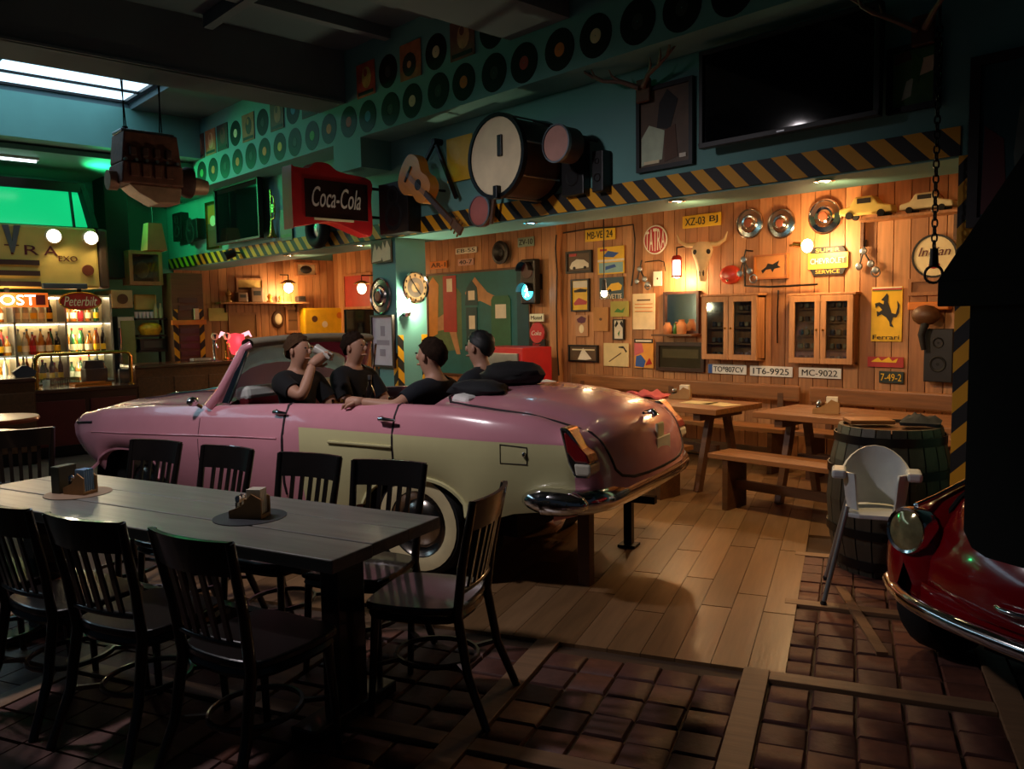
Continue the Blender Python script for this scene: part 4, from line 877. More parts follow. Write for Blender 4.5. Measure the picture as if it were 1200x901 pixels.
loc, w, h = E_(345, 308, 370, 324); t = thing('framed_picture', 'dark model engine in a shallow pine box', 'picture', (XE+.05, loc[1], loc[2]), PI/2); framebars(w, h, .03, .08).build('frame', wallwood[0], t); B((0, .02, 0), (w-.04, .02, h-.04)).build('backing', cream_p, t); MB().ball((0, -.01, 0), (w*.28, .04, h*.28), 12).build('model', ink, t)
picture('framed_picture', 'pale landscape picture above the long shelf', 'picture', E_(276, 326, 308, 342), mat('landscape', '#c9a85a', .6, var=.3), [(brown, rect(.05, .1, .95, .3))], wallwood[2], .03, PI/2)
picture('paper_sheet', 'blank pale yellow paper pinned under the shelf', 'paper', E_(244, 361, 266, 376), mat('yellow_note', '#d8c47c', .7), [], None, rz=PI/2)
p = onX(326, 374, XE+.05); t = thing('barometer', 'round dark framed barometer with cream dial', 'barometer', (XE+.04, p.y, p.z), PI/2)
MB().ball((0, 0, 0), (.11, .03, .15), 18).build('case', oakd, t, smooth=60); MB().ball((0, -.015, 0), (.07, .025, .1), 16).build('dial', cream_p, t, smooth=60)
picture('framed_cupboard', 'pine wall cupboard door behind the barometer', 'cupboard', E_(334, 360, 350, 390), mat('cupboard_inside', '#7a5638', .5), [(brown, rect(.1, .45, .9, .52))], wallwood[0], .04, PI/2)
picture('chalk_board', 'brown chalk board under the long shelf', 'board', E_(267, 366, 302, 398), mat('board_tan', '#9a6a3c', .6), [], wallwood[3], .04, PI/2)
# red glowing bull lamp by the counter
p = onX(276, 400, -11.25); t = thing('neon_lamp', 'glowing red bull head lamp behind the windscreen', 'lamp', p)
rg = glow('red_glow', (1, .05, .07, 1), 1.0)
MB().lathe([(0, -.2), (.06, -.18), (.13, 0), (.12, .1), (0, .12)], 16).build('head', rg, t, smooth=60)
for s_ in (-1, 1): MB().tube([(0, s_*.1, .08), (0, s_*.2, .12), (0, s_*.24, .06)], [.03, .03, .01], 8).build('horn', glow('pink_glow', (1, .4, .45, 1), 1.6), t, smooth=60)
plamp('neon_light', (.2, 0, 0), 5, (1, .15, .2), .1, t)
MB().cyl((0, 0, -.18), (0, 0, 1.04-p.z), .02, n=8).build('stem', blackm, t); MB().lathe([(0, 0), (.08, 0), (.08, .02), (0, .03)], 14, Matrix.Translation((0, 0, 1.03-p.z))).build('foot', blackm, t)
# black monitor on stand by the column
p = onX(424, 378, -9.2); t = thing('monitor', 'black flat monitor on a pole stand behind the column', 'monitor', (p.x, p.y, 0), PI/2)
B((0, 0, p.z), (.5, .05, .34)).build('screen', screen, t, bevel=.008); B((0, -.03, p.z-.19), (.48, .02, .015)).build('light_bar', glow('amber_bar', (1, .6, .15, 1), 2.5), t)
MB().cyl((0, .03, p.z-.1), (0, .03, .03), .02, n=8).build('pole', blackm, t); MB().lathe([(0, 0), (.2, 0), (.2, .02), (0, .03)], 18).build('base', blackm, t)

# ================================================================== BAR
XB = -12.3
barfront = mat('bar_front', '#3a1014', .4, var=.15); barwood = wood('bar_top_wood', '#4a2a1c', .25, 'y', .2, .4)
def counter(x0, x1, y0, y1, h, label, panels, m):
    t = thing('bar_counter', label, 'counter', ((x0+x1)/2, (y0+y1)/2, 0)); dx, dy = x1-x0, y1-y0
    B((0, 0, (h-.05)/2), (dx-.08, dy-.02, h-.05)).build('base', m, t)
    B((0, 0, h-.025), (dx, dy, .05)).build('top', barwood, t, bevel=.012)
    for k in range(panels): B((dx/2-.03, -dy/2+dy*(k+.5)/panels, h*.5-.02), (.02, dy/panels-.06, h*.7)).build('front_panel', darkred if m is barfront else oakd, t, bevel=.006)
    B((dx/2-.02, 0, .06), (.03, dy-.02, .12)).build('kick_board', blackm, t)
    return t
counter(-11.5, -10.75, 2.32, 3.5, .80, 'low maroon bar counter with polished dark top under the glass guard', 2, barfront)
counter(-11.5, -10.9, 3.52, 4.9, 1.03, 'tall dark bar counter behind the pink car bonnet', 3, oakd)
counter(-11.3, -10.45, .9, 2.3, .97, 'dark bar counter block at the end of the bar', 2, oakd)
B((-10.74, 2.9, .36), (.02, .5, .22)).build('yellow_patch', mat('olive_patch', '#7a6a2c', .6)) if False else None
# bar back: lit shelving unit
t = thing('back_bar', 'tall lit back bar shelving unit full of bottles', 'shelving', (XB, 2.76, 0))
back_m = mat('backbar_panel', '#cdb488', .4, var=.1)
B((-.2, 0, .98), (.04, 1.74, 1.98)).build('back_panel', back_m, t)
SH = [.80, 1.17, 1.6, 1.95]
for z in SH: B((0, 0, z-.012), (.38, 1.74, .024)).build('shelf', mat('shelf_glass', '#b8c8c0', .15), t)
for y in (-.87, -.3, .3, .87): B((0, y, .98), (.38, .025, 1.98)).build('upright', steel, t)
strip_e = glow('shelf_strip', (1, .83, .55, 1), 9)
for z in SH[1:]: B((-.13, 0, z-.035), (.03, 1.66, .016)).build('light_strip', strip_e, t)
B((0, 0, .4), (.4, 1.74, .76)).build('base_cupboard', oakd, t)
for z, e in ((1.02, 10), (1.42, 10), (1.8, 7)):
    for y in (-.55, .45): plamp('shelf_light', (.12, y, z), e*.75, (1, .78, .45), .05, t)
# bottles
def bottle_me(kind, gm, cap):
    pr = [[(0, 0), (.036, 0), (.037, .16), (.03, .2), (.013, .235), (.012, .29), (0, .29)], [(0, 0), (.041, 0), (.041, .12), (.039, .15), (.014, .19), (.013, .24), (0, .24)], [(0, 0), (.03, 0), (.032, .2), (.02, .26), (.011, .28), (.011, .33), (0, .33)]][kind]
    top = pr[-1][1]; r = pr[2][0]
    return (MB().lathe(pr, 12).mesh('glass', gm, 50), MB().lathe([(r+.0012, .04), (r+.0012, .12)], 12).mesh('paper_label', (cream_p, yellow, red, paper)[random.randrange(4)]), MB().lathe([(.015, top-.02), (.015, top+.01), (0, top+.01)], 10).mesh('cap', cap))
bk_ = []
for nm, c in (('amber', '#9a5418'), ('green', '#24502a'), ('clear', '#b8b8a0'), ('dark', '#1c1410'), ('red', '#8a2420'), ('honey', '#c07c1c')):
    gm = mat('bottle_'+nm, c, .12, spec=.7)
    for k in range(3): bk_.append((nm, ('round', 'squat', 'tall')[k], bottle_me(k, gm, random.choice((black, brass, red, steel)))))
for si, z in enumerate(SH[:3]):
    n = 17 if si else 15; y0, y1 = 1.92, 3.60
    for row in (0, 1):
        if si == 2 and row: continue
        for i in range(n):
            y = y0+(y1-y0)*(i+.5+row*.4)/(n+.5)
            if any(abs(y-2.76-u) < .055 for u in (-.87, -.3, .3, .87)): continue
            nm, kd, mes = random.choice([q for q in bk_ if si < 2 or q[1] != 'tall'])
            t = thing('bottle', '%s %s bottle on the %s shelf of the back bar' % (nm, kd, ('lowest', 'middle', 'upper')[si]), 'bottle', (XB-.06+row*.13+random.uniform(-.015, .015), y+random.uniform(-.002, .002), z+.0015), random.uniform(0, 6), '%s %s bottles, %s shelf' % (nm, kd, ('lowest', 'middle', 'upper')[si]))
            for nme, me in zip(('glass', 'paper_label', 'cap'), mes): link(nme, me, t)
# brass guard rail on the counter + glass screen
t = thing('counter_guard', 'brass tube guard rail with glass screen on the low counter', 'guard rail', (-10.85, 2.95, .80))
y0, y1 = -.56, .5; zt = .41
MB().tube([(0, y0, 0), (0, y0, zt-.06), (0, y0+.02, zt-.015), (0, y0+.06, zt), (0, y1-.06, zt), (0, y1-.02, zt-.015), (0, y1, zt-.06), (0, y1, 0)], .024, 10).build('rail', brass, t, smooth=60)
B((0, (y0+y1)/2, .2), (.008, y1-y0-.05, .36)).build('glass_screen', glass, t)
for y in (y0, y1): MB().lathe([(0, 0), (.045, 0), (.045, .012), (.02, .02)], 14, Matrix.Translation((0, y, 0))).build('flange', brass, t, smooth=40)
def bar_item(name, label, cat, px, X, z, mb, m, smooth=None, bevel=0, rz=PI/2):
    q = onX(px, 430, X); return tag(mb.build(name, m, None, (X, q.y, z), rz, smooth, bevel), label, cat)
bar_item('serving_tray', 'orange tray on the low bar counter', 'tray', 105, -11.05, .80, MB().box((0, 0, .008), (.42, .25, .016)).box((0, .12, .025), (.42, .01, .03)).box((0, -.12, .025), (.42, .01, .03)), orange)
bar_item('coffee_mug', 'small white tumbler on the counter', 'tumbler', 53, -10.95, .80, MB().lathe([(0, 0), (.035, 0), (.042, .1), (.038, .1), (.032, .01), (0, .01)], 14), mat('milk_glass', '#dfe6ea', .2), 50)
bar_item('cash_register', 'dark cash register on the low counter', 'cash register', 110, -11.3, .80, MB().box((0, 0, .1), (.26, .22, .2)).prism([(-.12, .2), (.12, .2), (.1, .3), (-.1, .3)], -.02, .09), mat('register_brown', '#4a2a24', .4), bevel=.008)
bar_item('card_reader', 'dark grey card terminal with red side', 'terminal', 145, -11.1, .80, MB().box((0, 0, .09), (.13, .07, .18)).mi(1).box((.06, 0, .06), (.03, .075, .1)), [mat('terminal_grey', '#2e3438', .4), red], bevel=.01)
bar_item('glass_washer', 'row of upturned glasses on a steel tray', 'glasses', 70, -11.35, .80, (lambda m: [m.lathe([(.035, 0), (.03, .1), (0, .1)], 10, Matrix.Translation((x, y, 0))) for x in (-.15, -.07, .01, .09, .17) for y in (-.05, .05)] and m)(MB()), glassy('glassware', '#dfeae4', .5), 50)
bar_item('menu_card_stand', 'dark folded card stand on the end counter', 'card stand', 28, -10.7, .97, MB().prism([(-.09, 0), (.09, 0), (.12, .06), (.03, .13), (-.03, .13), (-.12, .06)], -.04, .04), mat('slate_card', '#3a3a42', .5))
for k, (px, l) in enumerate(((252, 'chrome beer tap with round badge on the tall counter'), (266, 'tall brass beer tap on the tall counter'))):
    q = onX(px, 425, -11.2); t = thing('beer_tap', l, 'beer tap', (-11.2, q.y, 1.03), PI/2); mm = (chrome, brass)[k]
    MB().lathe([(0, 0), (.05, 0), (.05, .015), (.022, .03), (.022, .26), (.03, .28), (0, .3)], 14).build('column', mm, t, smooth=45)
    MB().tube([(0, -.02, .22), (0, -.09, .22), (0, -.1, .17)], .012, 8).build('spout', mm, t, smooth=50); MB().tube([(0, -.02, .25), (0, -.05, .36)], [.01, .018], 8).build('handle', ink, t, smooth=50)
    MB().cyl((0, -.025, .33), (0, -.045, .33), .05, n=18).build('badge', cream_p, t)
bar_item('drip_tray', 'steel drip tray with glasses beside the taps', 'tray', 236, -11.2, 1.031, MB().box((0, 0, .02), (.26, .14, .04)), steel, bevel=.006)
# dark cabinet with hazard edges
loc, w, h = WX(203, 320, 240, 432, -11.9)
t = thing('dark_cabinet', 'tall dark slatted cabinet edged with hazard tape', 'cabinet', (-12.1, loc[1], 0), PI/2); top_z = loc[2]+h/2
B((0, 0, top_z/2), (w, .36, top_z)).build('case', oakd, t, bevel=.004)
for s_ in (-1, 1): B((s_*(w/2-.04), -.184, 1.25), (.07, .008, 1.0)).build('hazard_edge', hazv if s_ < 0 else hazm, t)
B((0, -.19, loc[2]-.02), (w+.04, .05, .07)).build('ledge', orange, t, bevel=.004)
for k in range(9):
    z = 1.0+k*.11
    if abs(z-loc[2]) > .08: B((0, -.185, z), (w*.6, .02, .07)).build('slat', barfront, t)
B((.1, -.22, loc[2]+.1), (.06, .05, .16)).build('bottle_stub', bone, t)
# shelf with yellow things between
def xshelf(x0, x1, py, X, d, label):
    a = onX(x0, py, X+d/2); b_ = onX(x1, py, X+d/2); t = thing('bar_shelf', label, 'shelf', (X, (a.y+b_.y)/2, a.z), PI/2); B((0, 0, 0), (b_.y-a.y, d, .025)).build('board', blackm, t)
    for s_ in (-.45, .45): B((s_*(b_.y-a.y), d/2-.02, -.1), (.03, .03, .2)).build('bracket', blackm, t)
    B((0, (X-XE)-.06, 0), (.05, 2*((X-XE)-.06)-d if (X-XE)-.06 > d/2 else .05, .02)).build('wall_arm', blackm, t)
    return a.z+.0125
z1 = xshelf(160, 196, 374, -12.2, .24, 'black bar shelf holding white cups'); z2 = xshelf(162, 196, 394, -12.2, .24, 'black bar shelf holding a yellow basket'); z3 = xshelf(163, 196, 412, -12.2, .26, 'black bar shelf holding a dark radio')
for k in range(5): bar_item('coffee_cup', 'white cup lined up on the black bar shelf', 'cup', 163+k*4.5, -12.2, z1+.001, MB().lathe([(0, 0), (.02, 0), (.026, .09), (.023, .09), (.018, .01)], 10), white, 50)['group'] = 'white cups on the bar shelf'
for k in range(2): bar_item('syrup_bottle', 'pale yellow syrup bottle on the black bar shelf', 'bottle', 186+k*5.8, -12.2, z1+.001, MB().lathe([(0, 0), (.032, 0), (.032, .12), (.015, .17), (.015, .21), (0, .21)], 12), mat('syrup', '#d8d090', .25), 50)['group'] = 'syrup bottles on the bar shelf'
bar_item('fruit_basket', 'yellow fruit basket on the black bar shelf', 'basket', 178, -12.2, z2+.001, MB().lathe([(0, 0), (.12, 0), (.16, .08), (.15, .13), (.1, .17), (0, .18)], 16), mat('fruit_yellow', '#d8b020', .5, var=.3, scale=20), 50)
bar_item('radio', 'dark grey radio on the black bar shelf', 'radio', 179, -12.2, z3+.001, MB().box((0, 0, .08), (.36, .14, .16)).mi(1).box((0, -.072, .08), (.26, .006, .1)), [black, mat('radio_grill', '#3c4034', .5)], bevel=.01)
# signs and boxes above
loc, w, h = WX(157, 345, 183, 363, -12.3); t = thing('cardboard_sign', 'blank pale yellow rounded sign above the bar shelf', 'sign', (-12.3, loc[1], loc[2]), PI/2); B((0, 0, 0), (w, .06, h)).build('panel', mat('pale_yellow_sign', '#d8c868', .5), t, bevel=.02); B((0, .3, 0), (.04, .55, .04)).build('wall_arm', blackm, t)
loc, w, h = WX(128, 340, 153, 361, -12.2); t = thing('steel_box', 'cream round-dial extractor box over the bar', 'box', (-12.3, loc[1], loc[2]), PI/2); B((0, .2, 0), (w, .8, h)).build('case', mat('extractor_cream', '#b8a070', .5), t, bevel=.01); MB().cyl((0, -.2, 0), (0, -.22, 0), h*.28, n=18).build('dial', brown, t)
loc, w, h = WX(137, 366, 157, 420, -12.2); t = thing('fridge', 'steel sided bar fridge with green glass door', 'fridge', (-12.4, loc[1], 0), PI/2); B((0, 0, .83), (w, .5, 1.66)).build('case', steel, t, bevel=.01); B((0.02, -.255, 1.2), (w*.8, .02, .8)).build('door', mat('fridge_green', '#6a7a3c', .25), t); MB().cyl((-w*.42, -.28, .9), (-w*.42, -.28, 1.5), .015, n=8).build('handle', chrome, t)
loc, w, h = WX(69, 343, 118, 363, -11.75); t = thing('oval_sign', 'red oval sign with cream script above the bottles', 'sign', (-11.75, loc[1], loc[2]), PI/2)
MB().prism(ell(0, 0, w/2, h/2, 32), -.02, .02).build('panel', mat('oval_red', '#b8241c', .35), t); MB().tube([(w/2*math.cos(a), -.02, h/2*math.sin(a)) for a in [2*PI*i/32 for i in range(32)]], .012, 6, True).build('rim', brass, t, smooth=60)
text(t, 'lettering', 'Peterbilt', w*.8, h*.55, (0, -.026, 0), cream_p, .3); zk = onX(118, 338, -11.7).z-loc[2]; B((0, .03, (h/2+zk)/2), (.05, .03, max(.02, zk-h/2+.02))).build('bracket', blackm, t)
loc, w, h = WX(-40, 343, 56, 360, -11.75); t = thing('light_box_sign', 'orange light box sign with glowing white letters above the bottles', 'sign', (-11.75, loc[1], loc[2]), PI/2)
B((0, .03, 0), (w, .1, h)).build('case', mat('lightbox_orange', '#c8581c', .5, emit=.7, ecol='#d0601c'), t); text(t, 'lettering', 'MILOST', w*.8, h*.7, (-w*.06, -.025, 0), glow('sign_letters', (1, .95, .85, 1), 5)); plamp('sign_light', (0, -.14, 0), 7, (1, .72, .36), .15, t); B((w*.4, -.025, 0), (w*.12, .02, h*.7)).build('emblem', darkred, t); zk = onX(118, 338, -11.7).z-loc[2]; B((0, .03, (h/2+zk)/2), (.05, .03, max(.02, zk-h/2+.02))).build('bracket', blackm, t)
# ---- truck cab front over the bar
XT = -11.7
def T(px, py): q = onX(px, py, XT); return q.y, q.z
yc, _ = T(10, 300); yr, zb = T(118, 338); zt = T(118, 268)[1]; zw = T(100, 218)[1]; hw_ = yr-yc
t = thing('truck_cab', 'yellow truck cab front with green glowing windscreen over the bar', 'truck cab', (XT, yc, zb), PI/2)
truckm = mat('truck_yellow', '#e0b85c', .4, var=.06); hh = zt-zb; hwz = zw-zb
MB().prism([(-hw_, 0), (hw_, 0), (hw_*.99, hh), (-hw_*.99, hh)], 0, .5).build('front_panel', truckm, t, bevel=.03)
# cab upper: pillars, header, green screen
for s_ in (-1, 1): MB().beam((s_*hw_*.98, .1, hh), (s_*hw_*.9, .25, hwz), .09, .1).build('pillar', black, t)
MB().beam((-hw_*.93, .25, hwz), (hw_*.93, .25, hwz), .12, .12).build('roof_header', mat('cab_dark', '#241a14', .5), t)
MB().beam((-.16, .08, hh), (-.16, .22, hwz), .05, .03).build('divider', black, t); MB().beam((.38*hw_*2, .1, hh), (.38*hw_*2, .22, hwz), .03, .03).build('wiper_post', black, t)
gw = mat('windscreen_green', '#0a3a1c', .2, emit=.75, ecol=(.005, .62, .2, 1))
MB().add([(-hw_*.95, .12, hh+.02), (hw_*.95, .12, hh+.02), (hw_*.88, .24, hwz-.05), (-hw_*.88, .24, hwz-.05)], [(0, 1, 2, 3)]).build('windscreen', gw, t)
for k in range(3): B((-.25, -.012, hh*(.06+.17*k)), (hw_*1.12, .03, hh*.08)).build('grille_slot', mat('grille_dark', '#3a2018', .5), t)
for k, ch in enumerate('TATRA'): text(t, 'lettering', ch, .16, .12, (-.39+k*.215, -.008, hh*.60), darkred)
MB().prism([(-.1, hh*.98), (-.03, hh*.98), (.0, hh*.72), (.03, hh*.98), (.1, hh*.98), (.015, hh*.55), (-.015, hh*.55)], -.03, .0).build('emblem', steel, t, (.045, 0, 0))
text(t, 'lettering', 'EXO', .22, .07, (hw_*.64, -.008, hh*.48), darkred); MB().cyl((hw_*.86, 0, hh*.3), (hw_*.86, -.03, hh*.3), .07, n=18).build('marker_lamp', mat('marker_brown', '#7a3a24', .3), t)
B((hw_*.58, -.03, hh*.03), (hw_*.5, .08, .07)).build('bumper', mat('bumper_grey', '#3c4448', .5), t, bevel=.01)
for x in (.44, .86):
    hx = hw_*x+.05; hz = hh-.13
    lamp = MB().lathe([(.0, .05), (.09, .05), (.1, 0), (.09, -.02), (0, -.03)], 20, Matrix.Translation((hx, 0, hz)) @ FLAT).build('roof_lamp', cream_p, t, smooth=45)
    MB().lathe([(0, .056), (.075, .056), (.082, .05)], 20, Matrix.Translation((hx, 0, hz)) @ FLAT).build('lens', glow('truck_lamp', (1, .93, .8, 1), 8), lamp)
for s_ in (-1, 1): B((s_*(hw_+.06), .15, hh*.5), (.12, .3, hh)).build('fender', mat('truck_brown', '#4a3420', .5), t, bevel=.03)
slamp('cab_green_light', (hw_*.9, -.15, hwz+.02), 60, GREEN, 165, (1, -.45, .15), .15, t)
for x in (.44, .86): slamp('roof_lamp_light', (hw_*x+.05, -.09, hh-.13), 10, (1, .82, .5), 150, (0.3, -.6, -1), .06, t)
for dx in (-hw_*.7, hw_*.7):
    for dy in (.3,): B((dx, .5+(XT-XE-.5)/2-.3, hh*.3), (.08, (XT-XE)-.3, .08)).build('wall_arm', blackm, t)
# canopy over the truck
struct(B((-11.9, 2.6, 3.62), (1.9, 3.6, .06)).build('trim_3', turq))
B((0, 0, 0), (.1, .1, .1)) if False else None
loc, w, h = WX(-60, 176, 42, 190, -11.4); t = thing('tube_light', 'pale fluorescent tube under the green canopy', 'tube light', (-11.4, loc[1], 3.55)); MB().cyl((0, -w/2, 0), (0, w/2, 0), .02, n=10).build('tube', glow('tube_glow', (.85, .9, 1, 1), 3), t); B((0, 0, .025), (.06, w+.06, .03)).build('fitting', white, t)
# dark chimney stack and box lamp beside the truck
loc, w, h = WX(124, 232, 150, 338, -12.3); struct(B((-12.5, loc[1], 3.18), (.5, w, 1.96)).build('column', mat('dark_column', '#1c1a18', .7)))
loc, w, h = WX(150, 294, 189, 334, -12.1); t = thing('display_case', 'glazed display case beside the truck cab', 'display case', (-12.2, loc[1], loc[2]), PI/2)
framebars(w, h, .05, .3).build('frame', wallwood[3], t); B((0, .1, 0), (w-.08, .02, h-.08)).build('back', mat('case_back', '#6a4020', .5), t); B((0, -.12, 0), (w-.1, .006, h-.1)).build('pane', glass, t); MB().ball((0, .02, -.02), (.1, .08, .12), 12).build('exhibit', mat('exhibit_tan', '#b8844c', .6), t, smooth=60); B((0, .4, 0), (.06, .55, .06)).build('wall_arm', blackm, t)
loc, w, h = WX(163, 262, 196, 294, -11.6); t = thing('lamp_shade', 'hanging tan fabric lamp shade below the engine', 'lamp shade', (-11.6, loc[1], loc[2]))
MB().lathe([(w*.34, h/2), (w*.5, -h/2), (w*.49, -h/2), (w*.33, h/2)], 4, Matrix.Rotation(PI/4, 4, 'Z')).build('shade', mat('shade_tan', '#a8703c', .8), t); MB().tube([(0, 0, 0), (0, 0, 3.58-loc[2])], .008, 6).build('cord', black, t); MB().ball((0, 0, 0), .04, 8).build('bulb', white, t)
for s_ in (-1, 1): MB().beam((0, 0, h/2-.02), (s_*w*.24, s_*w*.24, h/2-.02), .012, .012).build('spider', blackm, t)

# ================================================================== HANGING ENGINE
loc, w, h = WX(133, 160, 205, 230, -8.1)
t = thing('engine_block', 'rusty engine block with gearbox hanging on chains from the ceiling', 'engine', (-8.1, loc[1], loc[2]), PI/2)
MB().prism([(-w/2+.02, h*.0), (w/2, h*.0), (w/2-.03, h/2), (-w/2+.05, h/2)], -.17, .17).build('cylinder_head', rust, t, bevel=.012)
MB().prism([(-w/2, -h*.35), (w/2, -h*.35), (w/2, 0), (-w/2+.02, 0)], -.2, .2).build('crankcase', rust, t, bevel=.015)
MB().prism([(-w*.35, -h*.35), (w*.5, -h*.35), (w*.46, -h*.62), (w*.1, -h*.64), (-w*.2, -h*.48)], -.15, .15).build('oil_pan', rust_l, t, bevel=.012)
B((0, 0, h/2+.012), (w*.86, .26, .03)).build('rocker_cover', mat('cover_alloy', '#8a8c92', .35, .7), t, bevel=.01)
for k in range(4): B((-w*.3+k*w*.19, -.19, h*.17), (w*.1, .05, .09)).build('exhaust_port', mat('dark_rust', '#4a3028', .6, .3, .3, 14), t, bevel=.012)
for k in range(6): MB().cyl((-w*.42+k*w*.165, -.16, h*.03), (-w*.42+k*w*.165, -.215, h*.03), .016, n=6).build('bolt', steel, t)
for k in range(4): B((-w*.3+k*w*.19, -.205, -h*.13), (w*.12, .02, h*.22)).build('core_plug_panel', rust, t, bevel=.008)
MB().lathe([(0, .1), (.1, .1), (.15, .0), (.15, -.04), (0, -.05)], 18, Matrix.Translation((w/2+.1, 0, -h*.2)) @ Matrix.Rotation(-PI/2, 4, 'Y')).build('bell_housing', mat('dark_rust', '#4a3028'), t, smooth=40)
MB().cyl((w/2+.1, 0, -h*.24), (w/2+.3, 0, -h*.26), .1, .07, 14).build('gearbox', rust_l, t, smooth=45)
MB().cyl((-w/2-.06, 0, -h*.28), (-w/2+.02, 0, -h*.28), .09, n=16).build('pulley', rust_l, t, smooth=45)
MB().cyl((-w/2+.12, 0, h/2), (-w/2+.12, 0, h/2+.07), .025, n=10).build('lifting_eye', blackm, t); MB().cyl((w/2-.12, 0, h/2), (w/2-.12, 0, h/2+.05), .025, n=10).build('lifting_eye', blackm, t)
for x, tx in ((-w/2+.12, -.3), (w/2-.12, .28)):
    for yy in (-.03, .03): MB().tube([(x, yy, h/2+.05), (tx*.6+yy, yy, 4.16-loc[2])], .006, 5).build('chain', blackm, t)

# ================================================================== PINK AND CREAM CONVERTIBLE
TH = math.radians(18)
CO = Vector((-3.26, 3.94, 0))
car = thing('convertible_car', 'pink and cream open vintage car made into a dining booth', 'car', CO, PI+TH)
CM = Matrix.Translation(CO) @ Matrix.Rotation(PI+TH, 4, 'Z')
def lerp(tab, s):
    if s <= tab[0][0]: return tab[0][1]
    for (a, u), (b_, v) in zip(tab, tab[1:]):
        if s <= b_: f_ = (s-a)/(b_-a); f_ = f_*f_*(3-2*f_)*.5+f_*.5; return u+(v-u)*f_
    return tab[-1][1]
WT = [(-.14, .70), (-.12, .74), (-.08, .775), (0, .81), (.5, .86), (3.4, .86), (4.0, .85), (4.3, .82), (4.46, .77)]
ZB = [(-.14, .60), (-.125, .74), (-.09, .85), (-.05, .905), (0, .945), (.3, 1.02), (.8, 1.05), (1.2, 1.05), (2.0, 1.02), (2.7, .985), (3.4, .955), (4.0, .91), (4.3, .86), (4.46, .80)]
ZC = [(-.14, .57), (-.125, .69), (-.09, .79), (-.05, .845), (0, .875), (1.9, .885), (2.1, .79), (4.0, .73), (4.46, .68)]
ZT = [(-.14, .62), (-.13, .76), (-.11, .86), (-.07, .935), (-.02, .985), (.05, 1.025), (.12, 1.05), (.35, 1.10), (.6, 1.125), (.95, 1.11), (2.7, 1.07), (3.4, 1.03), (4.1, .95), (4.4, .87), (4.46, .82)]
WHR = (1.02, 3.70)
def zsill(s):
    z = lerp([(-.14, .52), (.3, .47), (.55, .40), (2.4, .36), (4.1, .42), (4.46, .5)], s)
    for c in WHR:
        d = abs(s-c)
        if d < .43: z = max(z, .28+.33*(1-(d/.43)**2.6)**.5)
    return z
def section(s, cock):
    w, zb, zc, zs, zt = lerp(WT, s), lerp(ZB, s), lerp(ZC, s), zsill(s), lerp(ZT, s)
    zs = min(zs, zc-.06)
    P = [(w-.05, zs), (w-.012, zs+(zc-zs)*.3), (w, zs+(zc-zs)*.7), (w, zc-.004), (w-.006, zc+.012), (w-.03, zc+(zb-zc)*.6), (w-.075, zb-.012), (w-.105, zb)]
    if cock: P += [(w-.15, zb-.004), (w-.17, zb-.05), (w-.17, .62), (w-.31, .50), (w-.32, .12), (0, .12)]
    else:
        P += [(w*.80, zb-.006), (w*.72, zb+(zt-zb)*.22), (w*.6, zb+(zt-zb)*.6), (w*.42, zb+(zt-zb)*.84), (w*.2, zb+(zt-zb)*.97), (0, zt)]
    out = []
    for y, z in P:
        t_ = min(1, abs(y)/.86); x = s
        if s > 3.6: k = ((s-3.6)/.86)**2; x += k*(.16*(1-t_*t_) - .85*max(0, .82-z)**1.2)
        if s < .3: k = ((.3-s)/.44)**1.6; x -= k*(.12*(1-t_*t_)-.03*t_**6)
        out.append(Vector((x, y, z)))
    return out
ST = [-.14, -.135, -.13, -.12, -.105, -.085, -.06, -.03, 0, .03, .06, .1, .15, .2, .25, .35, .45]+[.5+.045*i for i in range(20)]+[1.42, 1.6, 1.75, 1.9, 1.9, 2.0, 2.1, 2.3, 2.5, 2.72]
ST2 = [2.72, 2.9, 3.1, 3.24]+[3.27+.045*i for i in range(20)]+[4.15, 4.22, 4.3, 4.36, 4.41, 4.46]
rowsA = [section(s, False) for s in ST if s <= .96] ; rowsB = [section(s, True) for s in ST if .95 <= s]; rowsC = [section(s, False) for s in ST2]
stations = [s for s in ST if s <= .96]+[s for s in ST if s >= .95]+ST2
rowsAll = rowsA+rowsB+rowsC; K = len(rowsAll[0]); mb = MB()
for side in (1, -1):
    for i in range(len(rowsAll)-1):
        a, b_ = rowsAll[i], rowsAll[i+1]; sm = (stations[i]+stations[i+1])/2; ck = len(rowsA) <= i < len(rowsA)+len(rowsB)-1
        for j in range(K-1):
            mi = 0
            if -.02 < sm < 1.9 and j < 3: mi = 1
            if j >= 8 and (ck or (sm > .9 and abs(stations[i]-stations[i+1]) < .02)): mi = 2
            mb.mi(mi).add([Vector((p.x, side*p.y, p.z)) for p in (a[j], a[j+1], b_[j+1], b_[j])], [(0, 1, 2, 3)])
mb.mi(0)
for rw, rev in ((rowsAll[0], 0), (rowsAll[-1], 1)):       # end caps
    ring = [Vector((p.x, p.y, p.z)) for p in rw]+[Vector((p.x, -p.y, p.z)) for p in reversed(rw[:-1])]
    c = Vector((sum(p.x for p in ring)/len(ring)+(-.015 if not rev else .02), 0, .72)); n = len(ring)
    mb.add(ring+[c], [(i, (i+1) % n, n) for i in range(n)])
body = mb.build('body', [pink, cream, maroon], car, smooth=38)
BV = BVHTree.FromPolygons([Vector(v) for v in mb.v], mb.f)
def onside(x, z, o=.004):
    h_ = BV.ray_cast(Vector((x, 2, z)), Vector((0, -1, 0))); return Vector((x, (h_[0].y if h_[0] else .86)+o, z))
def ontop(x, y, o=.004):
    h_ = BV.ray_cast(Vector((x, y, 2)), Vector((0, 0, -1))); return Vector((x, y, (h_[0].z if h_[0] else 1)+o))
